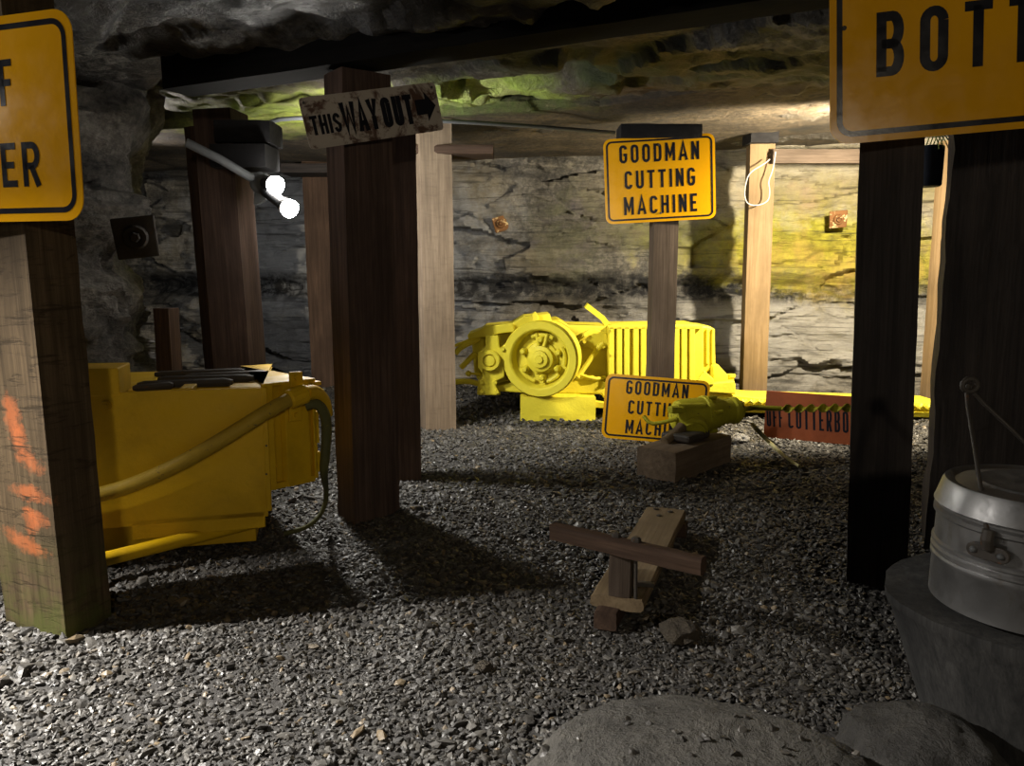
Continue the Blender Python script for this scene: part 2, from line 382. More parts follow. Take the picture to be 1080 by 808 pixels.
m_ceil = rock('dark_roof_rock', (.010, .010, .011), (.040, .038, .036), (.26, .245, .22), (1.6, 1.6, 6), rough=.5,
    tan=(.07, .055, .033),
    patches=[((-.62, 2.5, 1.75), (.24, .2, .3), (.34, .35, .37), .9), ((-1.1, 4.4, 1.8), (.7, .8, .3), (.25, .2, .15), .7),  # first patch paints the lit spot of the near roof into the colour
             ((1.6, 4.0, 1.8), (1.2, .55, .3), (.13, .085, .035), .85), ((.2, 3.3, 1.7), (1.2, .2, .3), (.14, .14, .135), .6)],
    moss=[((-1.35, 4.5, 1.8), (.6, .5, .3), (.45, .55, .09), .95), ((-.15, 4.1, 1.8), (.42, .30, .3), (.40, .55, .08), .95),  # moss; these greens are brightened in colour where bulb light falls short
          ((.45, 3.75, 1.8), (.18, .16, .3), (.08, .12, .03), .7), ((1.1, 3.5, 1.8), (.75, .35, .3), (.07, .10, .04), .85),
          ((.3, 3.5, 1.8), (.4, .2, .3), (.09, .14, .03), .5)])
def ceil_z(x, y):
    b = 1.73 + .055*max(0, y-2.6)
    b -= .12*math.exp(-((x+1.75)/.45)**2)*math.exp(-((y-2.4)/.8)**2)
    u, v = x*.9-y*.43*.5, y*.9+x*.43
    wx, wy = .3*fbm((x*.9, y*.9, 3), 3)+.10*fbm((x*9, y*9, 31), 3, .6), .3*fbm((x*.9, y*.9, 13), 3)+.10*fbm((x*9, y*9, 23), 3, .6)
    st = .06*facets((u*.8+wx, v*1.5+wy, 0), 2.2)+.05*facets((u*2.1+wx*2, v*3.8+wy*2, 0), 7.7)+.018*facets((u*6+wx*5, v*10+wy*5, 0), 4.1)
    return b + st + .05*fbm((x*1.5, y*1.5, 1.1), 5, .6) + .040*fbm((x*6, y*9, 3), 5, .65)
grid_mesh('ceiling', np.linspace(-4, 4.8, 400), np.linspace(-2.2, 7.4, 430), lambda x, y: (x, y, ceil_z(x, y)), m_ceil, relax=1)
# a thick lower bed of the roof along the far aisle, with a broken front edge
def roof_bed(name, xs, yf, yb, zt, zb, mat, seed):
    mb = MB(); rings = []
    for x in xs:
        f = yf(x)+.10*fbm((x*2.1, seed, 0), 4, .6)+.05*(noise.cell(Vector((x*4.3, seed, 0)))-.5); z = zb(x)+.02*fbm((x*3, seed, 2), 3)
        prof = [(f+.03, zt+.15), (f, zt), (f-.01, z+.06), (f+.02, z+.01)]
        for k in range(1, 9):
            y = f+.02+(yb-f)*k/8; prof.append((y, z+.018*fbm((x*2.5, y*2.5, seed), 4, .6)+.03*(k/8)))
        prof.append((yb, zt+.25))
        rings.append([(x, a+.012*noise.noise(Vector((x*9, c*20, seed))), c) for a, c in prof])
    mb.rings(rings, cap=True)
    return tag(mb.build(name, mat, smooth=.6), kind='structure')
m_bed = rock('brown_roof_bed', (.016, .014, .011), (.065, .048, .029), (.18, .135, .08), (1.2, 2.5, 10), rough=.75,
    moss=[((1.3, 3.7, 1.75), (.9, .25, .3), (.07, .09, .035), .8), ((-1.4, 4.6, 1.8), (.6, .35, .3), (.5, .58, .1), .95), ((-.2, 4.35, 1.75), (.5, .15, .3), (.14, .22, .03), .8)])  # left moss green raised likewise, in place of light from the bulbs
roof_bed('trim_1', np.linspace(-3.2, 4.2, 150), lambda x: 4.45-.16*x-.5*max(0, x-.4), 6.6, 1.86, lambda x: 1.785+.022*x, m_bed, 2.7)

# ------------------------------------------------------------------ gravel: countless slate chips
def gravel(on):
    from mathutils.bvhtree import BVHTree
    rest = BVHTree.FromPolygons([v.co for v in on.data.vertices], [tuple(p.vertices) for p in on.data.polygons]); rest_o = on.location; BO = on.location
    r = np.random.default_rng(5)
    ph = (1+5**.5)/2
    ico = np.array([(-1, ph, 0), (1, ph, 0), (-1, -ph, 0), (1, -ph, 0), (0, -1, ph), (0, 1, ph), (0, -1, -ph), (0, 1, -ph), (ph, 0, -1), (ph, 0, 1), (-ph, 0, -1), (-ph, 0, 1)])/1.9
    fc = np.array([(0, 11, 5), (0, 5, 1), (0, 1, 7), (0, 7, 10), (0, 10, 11), (1, 5, 9), (5, 11, 4), (11, 10, 2), (10, 7, 6), (7, 1, 8), (3, 9, 4), (3, 4, 2), (3, 2, 6), (3, 6, 8), (3, 8, 9), (4, 9, 5), (2, 4, 11), (6, 2, 10), (8, 6, 7), (9, 8, 1)])
    V, T = [], []; n = 0
    for y0, y1, dens, s0, s1 in ((1.1, 1.9, 11000, .0042, .0092), (1.9, 3.0, 6500, .0052, .0108), (3.0, 4.6, 3000, .007, .013), (4.6, 6.3, 1200, .010, .018)):
        area = (y1-y0)*(2*(.72*y1+.35)); k = int(dens*area)
        y = r.uniform(y0, y1, k); x = r.uniform(-1, 1, k)*(.72*y1+.35)
        keep = np.abs(x) < .70*y+.35; x, y = x[keep], y[keep]
        zz = np.full(len(x), np.nan)
        if y0 < 1.2:
            for ang, rr in zip(r.uniform(0, 6.28, 46), r.uniform(0, .24, 46)):
                hit = rest.ray_cast(Vector((BO.x+math.cos(ang)*rr*1.2-rest_o.x, BO.y+math.sin(ang)*rr-rest_o.y, 2)), Vector((0, 0, -1)))
                if hit[0] is not None: x = np.append(x, hit[0].x+rest_o.x); y = np.append(y, hit[0].y+rest_o.y); zz = np.append(zz, hit[0].z+rest_o.z+.001)
        for a, b, hz in zip(x, y, zz):
            big = r.random() < .035
            s = r.uniform(s0, s1)*(1.7 if big else 1)*(.65+.7*abs(fbm((a*1.3, b*1.3, 9), 2))+.15)
            sc = np.array([s*r.uniform(.9, 1.7), s*r.uniform(.7, 1.15), s*r.uniform(.25, .65)])
            vv = ico*(1+r.uniform(-.32, .32, (12, 1)))*sc
            az, tx, ty = r.uniform(0, 6.28), r.normal(0, .45), r.normal(0, .45)
            R = np.array(Matrix.Rotation(az, 3, 'Z') @ Matrix.Rotation(tx, 3, 'X') @ Matrix.Rotation(ty, 3, 'Y'))
            vv = vv @ R.T + np.array([a, b, (floor_z(a, b)-.012+sc[2]*r.uniform(.2, 1.0)) if np.isnan(hz) else hz])
            V.append(vv); T.append(np.full(12, r.random())); n += 1
    V = np.concatenate(V).astype(np.float32); T = np.concatenate(T).astype(np.float32)
    Fc = (fc[None]+12*np.arange(n)[:, None, None]).reshape(-1).astype(np.int32)
    me = D.meshes.new('gravel'); me.vertices.add(len(V)); me.vertices.foreach_set('co', V.ravel())
    nf = len(Fc)//3; me.loops.add(len(Fc)); me.loops.foreach_set('vertex_index', Fc)
    me.polygons.add(nf); me.polygons.foreach_set('loop_start', np.arange(0, nf*3, 3, dtype=np.int32))
    me.update(calc_edges=True)
    me.polygons.foreach_set('use_smooth', np.zeros(nf, dtype=bool))
    a = me.attributes.new('tone', 'FLOAT', 'POINT'); a.data.foreach_set('value', T)
    t = NT('slate_chips', .5, 0, .5)
    at = t.n('ShaderNodeAttribute'); at.attribute_name = 'tone'
    c = t.ramp(at.outputs['Fac'], [(0, (.024, .0235, .023)), (.5, (.050, .0465, .042)), (.85, (.085, .079, .070)), (.965, (.11, .103, .092)), (.985, (.17, .125, .07))])
    c = t.mix(t.math('MULTIPLY', t.noise(1.2, 4), .35), c, (.06, .053, .043))
    t.col(c); t.rough(t.ramp(t.noise(40, 3), [(.3, .35), (.7, .7)])); t.bump(t.noise(120, 4), .4, .002)
    me.materials.append(t.m)
    o = D.objects.new('gravel', me); C.objects.link(o)
    return tag(o, 'dark grey slate gravel spread over the whole mine floor', 'gravel', kind='stuff')

# ------------------------------------------------------------------ timbers
def timber(name, label, cat, a, b, w, d, yaw, mat, seed=0, group=None, rough=.004, parent=None, bevel=.006, nz=24):
    """a sawn timber from a to b (end centres), w across its front, d deep; grain along its own z"""
    a, b = Vector(a), Vector(b); L = (b-a).length
    z = (b-a).normalized(); f = Vector((-math.sin(yaw), math.cos(yaw), 0)) if abs(z.z) > .5 else Vector((0, 0, 1))
    if abs(z.z) > .5: y = (f-z*f.dot(z)).normalized(); x = y.cross(z)
    else: y = (z.cross(f)).normalized(); y = f.cross(z) if False else y; x = y.cross(z)
    R = Matrix((x, y, z)).transposed()
    mb = MB(); rings = []
    per = []
    for i in range(5): per.append((-.5+i/4, -.5))
    for i in range(1, 5): per.append((.5, -.5+i/4))
    for i in range(1, 5): per.append((.5-i/4, .5))
    for i in range(1, 4): per.append((-.5, .5-i/4))
    for k in range(nz+1):
        h = L*k/nz
        ring = []
        for (px, py) in per:
            e = rough*fbm((px*3+seed*7.1, py*3+h*2.5, h*6+seed), 3)
            cr = .90 if (abs(px) == .5 and abs(py) == .5) else 1
            cr = 1-(1-cr)*min(1, .03/max(w, .03))
            ring.append(((px*w*cr)*(1+e/w*2), (py*d*cr)*(1+e/d*2), h))
        rings.append(ring)
    mb.rings(rings)
    o = mb.build(name, mat, parent, smooth=.2)
    o.location = a; o.rotation_euler = R.to_euler()
    if parent is None: tag(o, label, cat, group)
    return o
def post(label, corner, top_z, w, d, yaw, mat, which=1, lean=(0, 0), seed=0, name='timber_post', base=-.02, group=None):
    """corner: floor point of the corner nearest the camera; which=1 it ends the front face on the right, -1 on the left, 0 it is the face's middle"""
    c = Vector((corner[0], corner[1], 0)); R = rotz(yaw)
    ctr = c + R @ Vector((-which*w/2, d/2, 0))
    return timber(name, label, 'post', (ctr.x, ctr.y, base), (ctr.x+lean[0], ctr.y+lean[1], top_z), w, d, yaw, mat, seed, group)
rad = math.radians
Cn = G(70, 672)
lp = post('sawn post at left front with orange paint marks and the partly cut-off yellow sign', Cn, 1.72, .245, .13, rad(-25), 'wood_left', 1, (-.03, 0), 1)
cpost = post('thick dark brown post in the middle carrying the rusty arrow sign', G(374, 551), 1.60, .19, .15, rad(37), 'wood_dark', -1, (-.0, 0), 2)
post('dark brown post close behind the right edge of the middle post', G(416, 506), 1.66, .12, .14, rad(8), 'wood_dark', -1, (0, 0), 3)
mid = post('brown post with a pale lit left face, behind the middle post', G(449, 453), 1.775, .19, .17, rad(22), 'wood_rust', -1, (-.01, 0), 4)
post('brown post standing against the back wall just left of the middle post', G(329, 408), 1.80, .23, .2, rad(5), 'wood_brown', -1, (-.02, 0), 5)
lpost_c = Vector((-1.45, 4.12, 0))
lpost = post('dark post behind the left yellow machine with two lit bulbs beside it', (P(248, 400, 3.70).x, 3.70), 1.66, .185, .19, rad(-6), 'wood_dark', 0, (-.05, 0), 6)
post('slim dark post touching the left side of the bulb post', (lpost.location.x-.165, lpost.location.y+.02), 1.60, .07, .10, rad(-30), 'wood_brown', 0, (-.05, 0), 7)
post('short brown stub of a post beside the rock pillar', (P(173, 390, 3.28).x, 3.28), .76, .075, .08, rad(-10), 'wood_brown', 0, (0, 0), 8)
gpost = post('slim grey-brown post carrying the upper yellow cutting machine sign', (P(698, 420, 4.42).x, 4.42), 1.72, .140, .13, rad(2), 'wood_brown2', 0, (.0, 0), 9)
rfar = post('pale pine post by the back wall with a white wire loop', (P(796, 420, 5.36).x, 5.36), 1.80, .165, .15, rad(-6), 'wood_tan', 0, (-.02, 0), 10)
rp = post('dark post at right under the cut-off yellow sign', G(924, 617), 1.62, .162, .15, rad(-25), 'wood_black', 0, (-.05, 0), 11)
bq = P(981, 500, 2.46); bq = Vector((bq.x, bq.y, 0)) + rotz(rad(-26)) @ Vector((.2, .13, 0))
bp = timber('timber_post', 'rough blackened post at right edge behind the metal bucket', 'post', (bq.x, bq.y, -.02), (bq.x-.01, bq.y, 1.63), .40, .24, rad(-26), 'wood_black', 12, rough=.02)
post('narrow tan post seen in the gap between the two dark right posts', (P(986, 420, 5.27).x, 5.27), 1.78, .12, .09, 0, 'wood_tan', 0, (0, 0), 13)

zb = 1.615
bl, br = Vector((*P(180, 106, 3.25).xy, zb)), None
r_ = ray(880, 12); s_ = (zb-CAMZ)/r_.z; br = Vector((0, 0, CAMZ))+r_*s_
r_ = ray(232, 101); s_ = (zb-CAMZ)/r_.z; bl = Vector((0, 0, CAMZ))+r_*s_
dr = (br-bl).normalized(); nrm = Vector((-dr.y, dr.x, 0))
off = -nrm*.10+Vector((0, 0, .10))
timber('roof_beam', 'long dark timber roof beam crossing above the middle post', 'beam', bl-dr*.12+off, br+dr*.9+off, .20, .15, 0, 'wood_near_black', 20, rough=.006)
# cap pieces on the posts
def cap(label, x0, y0, x1, y1, Y, d, mat, yaw=0, name='cap_block', cat='cap block', seed=0):
    a, b = P(x0, y1, Y), P(x1, y0, Y); c = (a+b)/2; c.y = Y+d/2
    w, h = b.x-a.x, b.z-a.z
    dv = Vector((math.cos(yaw), math.sin(yaw), 0))*w/2
    return timber(name, label, cat, c-dv, c+dv, h, d, 0, mat, seed)
cap('black cap block wedged on top of the upper cutting machine sign post', 655, 130, 741, 145, 4.38, .2, 'black_timber', seed=21)
cap('black cap block on top of the pale pine post', 792, 134, 822, 150, 5.3, .2, 'black_timber', seed=22)
cap('flat dark board capping the post left of the middle post', 296, 172, 352, 182, 5.95, .3, 'wood_black', seed=24)
cap('flat board capping the brown post behind the middle post', 430, 152, 520, 162, 4.50, .25, 'wood_brown', seed=25)
cap('stack of black wedges on top of the bulb post', 226, 126, 284, 150, 3.66, .2, 'black_timber', seed=26)
cap('lower black wedge above the two bulbs on the bulb post', 222, 151, 280, 176, 3.62, .2, 'black_timber', -.03, seed=27)
cap('pale crossbar board running right from the pale pine post', 815, 157, 930, 172, 5.3, .06, 'wood_brown2', name='crossbar_board', cat='board', seed=28)

# ------------------------------------------------------------------ lettering
def arc(cx, cy, rx, ry, a0, a1, n=10):
    return [(cx+rx*math.cos(rad(a0+(a1-a0)*i/n)), cy+ry*math.sin(rad(a0+(a1-a0)*i/n))) for i in range(n+1)]
def glyph(ch, w, t):
    i = t/2; l, r, b, tp, m = i, w-i, i, 1-i, .5; cx = w/2; rx = (w-t)/2; ry = min(rx*1.15, .3)
    S = {
     'O': [arc(cx, tp-ry, rx, ry, 0, 180)+arc(cx, b+ry, rx, ry, 180, 360)+[(r, tp-ry)]],
     'C': [arc(cx, tp-ry, rx, ry, 0, 180)+arc(cx, b+ry, rx, ry, 180, 360)],
     'G': [arc(cx, tp-ry, rx, ry, 0, 180)+arc(cx, b+ry, rx, ry, 180, 360)+[(r, .46), (cx, .46)]],
     'D': [[(l, b), (l, tp), (cx*.9, tp)]+arc(r-rx*.9, tp-ry, rx*.9, ry, 90, 0)+arc(r-rx*.9, b+ry, rx*.9, ry, 0, -90)+[(l-i, b)]],
     'M': [[(l, 0), (l, 1)], [(l, 1-t*.3), (cx, .28), (r, 1-t*.3)], [(r, 1), (r, 0)]],
     'A': [[(l*.8, 0), (cx, 1-t*.2), (w-l*.8, 0)], [(w*.22, .27), (w*.78, .27)]],
     'N': [[(l, 0), (l, 1)], [(l, 1-t*.4), (r, t*.4)], [(r, 1), (r, 0)]],
     'U': [[(l, 1), (l, b+ry)]+arc(cx, b+ry, rx, ry, 180, 360)+[(r, 1)]],
     'T': [[(0, tp), (w, tp)], [(cx, 0), (cx, tp)]],
     'I': [[(cx, 0), (cx, 1)]],
     'H': [[(l, 0), (l, 1)], [(r, 0), (r, 1)], [(l, m), (r, m)]],
     'E': [[(w, tp), (l, tp), (l, b), (w, b)], [(l, m), (w*.85, m)]],
     'F': [[(w, tp), (l, tp), (l, 0)], [(l, m), (w*.85, m)]],
     'L': [[(l, 1), (l, b), (w, b)]],
     'R': [[(l, 0), (l, tp), (cx, tp)]+arc(r-rx*.8, (tp+.46)/2, rx*.8, (tp-.46)/2, 90, -90)+[(l, .46)], [(cx, .46), (r, 0)]],
     'B': [[(l, b), (l, tp), (cx, tp)]+arc(r-rx*.8, (tp+m)/2, rx*.75, (tp-m)/2, 90, -90)+[(l, m)], [(cx*.8, m)]+arc(r-rx*.8, (b+m)/2, rx*.8, (m-b)/2, 90, -90)+[(l-i, b)]],
     'S': [arc(cx, tp-.2, rx, .2, 10, 200)+arc(cx, b+.24, rx, .24, 60, -60)[0:0]+[(r, .38)]+arc(cx, b+.22, rx, .22, 0, -170)],
     'W': [[(l*.7, 1), (w*.27, t*.3), (cx, .8), (w*.73, t*.3), (w-l*.7, 1)]],
     'Y': [[(l*.7, 1), (cx, .45), (w-l*.7, 1)], [(cx, .45), (cx, 0)]],
    }
    return S[ch]
def ribbon(mb, pts, t, put):
    n = len(pts); pts = [Vector(p) for p in pts]
    q = [pts[0]]
    for p in pts[1:]:
        if (p-q[-1]).length > 1e-4: q.append(p)
    pts = q; n = len(pts); Ls, Rs = [], []
    for i, p in enumerate(pts):
        d0 = (p-pts[i-1]).normalized() if i else None; d1 = (pts[i+1]-p).normalized() if i < n-1 else None
        if d0 is None: d0 = d1
        if d1 is None: d1 = d0
        m = (d0+d1).normalized() if (d0+d1).length > 1e-3 else d0
        nn = Vector((-m.y, m.x)); k = 1/max(.45, nn.dot(Vector((-d0.y, d0.x))))
        Ls.append(p+nn*t/2*k); Rs.append(p-nn*t/2*k)
    for i in range(n-1):
        a = [put(v, 0) for v in (Ls[i], Rs[i], Rs[i+1], Ls[i+1])]; b = [put(v, 1) for v in (Ls[i], Rs[i], Rs[i+1], Ls[i+1])]
        mb.hexa(b, a)
WID = {'I': .16, 'M': .56, 'W': .66, 'A': .50, 'Y': .48, 'E': .38, 'F': .38, 'L': .36, 'T': .42}
def text(parent, s, x, z, h, t=.15, ws=1.0, sp=.16, mat='sign_black', align='c', y0=-.0015, slant=0, name='lettering', weight_w=None):
    """letters in the sign's own x-z plane, facing -y; x,z = anchor of the baseline"""
    adv = [(.26 if c == ' ' else WID.get(c, .44)*ws) for c in s]; tot = sum(adv)+sp*(len(s)-1)
    cx = x-(tot*h/2 if align == 'c' else (tot*h if align == 'r' else 0)); mb = MB()
    for c, a in zip(s, adv):
        if c != ' ':
            for st in glyph(c, a, t):
                ribbon(mb, st, t, lambda v, k, cx=cx: Vector((cx+(v.x+slant*v.y)*h, y0-.0008*k, z+v.y*h)))
        cx += (a+sp)*h
    return mb.build(name, mat, parent)
def rrect(w, h, r, n=6):
    out = []
    for sx, sz, a in ((1, 1, 0), (-1, 1, 90), (-1, -1, 180), (1, -1, 270)):
        out += [(sx*(w/2-r)+r*math.cos(rad(a+90*i/n)), sz*(h/2-r)+r*math.sin(rad(a+90*i/n))) for i in range(n+1)]
    return out
def road_sign(label, ctr, w, h, yaw, roll=0, tilt=0, cat='sign', bolts=True, name='warning_sign', r=.045, bins=.016, bw=.011):
    s = thing(name, label, cat, ctr, (tilt, roll, yaw))
    mb = MB(); mb.prism([(x, -.0012, z) for x, z in rrect(w, h, r)], (0, .0024, 0)); mb.build('panel', 'sign_yellow', s)
    o = rrect(w-2*bins, h-2*bins, r-bins*.6); i = rrect(w-2*bins-2*bw, h-2*bins-2*bw, max(.004, r-bins*.6-bw)); n = len(o)
    mb = MB(); mb.rings([[(x, -.0014, z) for x, z in o], [(x, -.0022, z) for x, z in o], [(x, -.0022, z) for x, z in i], [(x, -.0014, z) for x, z in i]], cap=False)
    mb.build('border', 'sign_black', s)
    if bolts:
        for q in (h*.40, -h*.40) if bolts is True else bolts:
            qx, qz = (0, q) if not isinstance(q, tuple) else q
            mb = MB(); mb.lathe((qx, -.0012, qz), (0, -1, 0), [(0, .006), (.003, .006), (.0045, .003)], 12); mb.build('bolt', 'dark_steel', s)
    return s
def Rz(yaw, v): return Vector(v[:2]+(0,)) if False else (rotz(yaw) @ Vector(v))
# left sign, nailed to the left post's front
sy = rad(-19); sn = Vector((math.sin(sy), -math.cos(sy), 0)); sp0 = Vector((Cn.x, Cn.y, 0))+sn*.03
def onplane(x, y, p0, n):
    r = ray(x, y); o = Vector((0, 0, CAMZ)); return o+r*((p0-o).dot(n)/r.dot(n))
right_bot, right_top = onplane(92, 231, sp0, sn), onplane(72, 6, sp0, sn)
hh = (right_top.z-right_bot.z); ww = .66
c = (right_bot+right_top)/2 + rotz(sy) @ Vector((-ww/2, 0, 0))
s1 = road_sign('yellow sign cut off by the left edge of the photo, on the left front post', c, ww, hh, sy, rad(.5), bolts=[(-.2, .2), (-.2, -.2)], r=.05, bins=.018, bw=.012)
text(s1, 'ROOF', ww/2-.182, hh*.072, hh*.222, ws=1.05, align='r')
text(s1, 'BOLTER', ww/2-.118, -hh*.327, hh*.218, ws=1.22, sp=.2, align='r')
# right sign
sy2 = rad(-13); Yr = rp.location.y-.125
lb = P(870, 144, Yr); hh2 = .46; ww2 = .86
c = lb + rotz(sy2) @ Vector((ww2/2, 0, 0)); c.z = lb.z+hh2/2
s2 = road_sign('yellow sign cut off at the top right of the photo, on the dark right post', c, ww2, hh2, sy2, rad(-3.2), bolts=[(-.395, .06), (.05, -.2)], r=.05, bins=.017, bw=.014)
text(s2, 'BOTTOM', -ww2/2+.112, -hh2/2+.160, .158, ws=.94, sp=.23, align='l')
# upper cutting machine sign
c = (P(638, 148, 4.38)+P(755, 228, 4.38))/2; wg = P(755, 190, 4.38).x-P(638, 190, 4.38).x; hg = wg*.755
c.y = gpost.location.y-.075
def goodman(label, c, w, h, yaw, roll, tilt, bolts=True):
    s = road_sign(label, c, w, h, yaw, roll, tilt, bolts=bolts, r=.04, bins=.014, bw=.010)
    k = h/.46
    text(s, 'GOODMAN', .0, .095*k, .098*k, .15, 1.0, .20)
    text(s, 'CUTTING', .0, -.045*k, .098*k, .15, 1.0, .20)
    text(s, 'MACHINE', .0, -.185*k, .098*k, .15, 1.0, .20)
    return s
goodman('yellow cutting machine sign mounted high on the slim post', c, wg, hg, rad(-2), rad(-3), 0)
# lower sign leaning on the floor
cl, cr = G(645, 463), G(738, 470); Yf = 4.12
a, b = P(646, 462, Yf), P(736, 468, Yf); wl = .56; hl = .33
c = (P(648, 407, Yf)+P(734, 468, Yf))/2 ; c.y = Yf
c.z = max(c.z, .18)
goodman('yellow cutting machine sign leaning on the ground behind the coal drill', c, wl, .35, rad(-4), rad(4), rad(-7), bolts=[(0, .14)])
# THIS WAY OUT
def way_out():
    yaw = rad(30); roll = rad(-12.5)
    Ym = cpost.location.y-.10
    s = thing('arrow_sign', 'rusty white way out arrow sign nailed on the middle post', 'sign', P(395, 121, Ym), (0, roll, yaw))
    w, h = .50, .165
    t = NT('chipped_white_enamel', .5)
    rs = t.ramp(t.noise(10, 7, .75, .4, co=t.map((1, 1, 1))), [(.50, 0), (.58, 1)])
    t.col(t.mix(rs, t.mix(t.noise(12, 5), (.48, .43, .36), (.34, .29, .24)), t.mix(t.noise(30, 5), (.06, .03, .02), (.11, .05, .025)))); t.bump(rs, .3, .002)
    mb = MB(); mb.prism([(x, -.001, z) for x, z in rrect(w, h, .014, 4)], (0, .002, 0)); mb.build('panel', t.m, s)
    text(s, 'THIS', -.230, -.040, .062, .17, .98, .09, align='l', name='lettering')
    text(s, 'WAY', -.118, -.048, .100, .165, .74, .05, align='l', name='lettering')
    text(s, 'OUT', .028, -.048, .100, .17, .80, .07, align='l', name='lettering')
    mb = MB(); mb.prism([(x, -.0023, z) for x, z in ((.158, -.022), (.198, -.022), (.198, -.046), (.236, .004), (.198, .054), (.198, .030), (.158, .030))], (0, .001, 0)); mb.build('arrow', 'sign_black', s)
    for x in (-.235, .235):
        mb = MB(); mb.lathe((x, -.001, .066), (0, -1, 0), [(0, .005), (.003, .004)], 10); mb.build('nail', 'dark_steel', s)
    return s
way_out()
# red board
def red_board():
    A = Vector((*G(806, 459).xy, 0)); B = Vector((*G(893, 467).xy, 0)); d = (B-A).normalized(); yaw = math.atan2(d.y, d.x); w = .68; h = .262
    c = A + d*w/2 + Vector((0, 0, h/2-.008))
    s = thing('sign_board', 'dull red board with black lettering standing on the ground at right', 'sign', c, (rad(-6), 0, yaw))
    mb = MB(); mb.prism([(x, -.009, z) for x, z in rrect(w, h, .006, 2)], (0, .018, 0)); mb.build('panel', 'red_paint', s)
    text(s, 'OFF', -w/2+.015, -.068, .105, .10, .52, .10, align='l', y0=-.0092, slant=-.10, name='lettering')
    text(s, 'CUTTERBOARD', -w/2+.130, -.068, .115, .10, .56, .11, align='l', y0=-.0092, slant=-.08, name='lettering')
red_board()

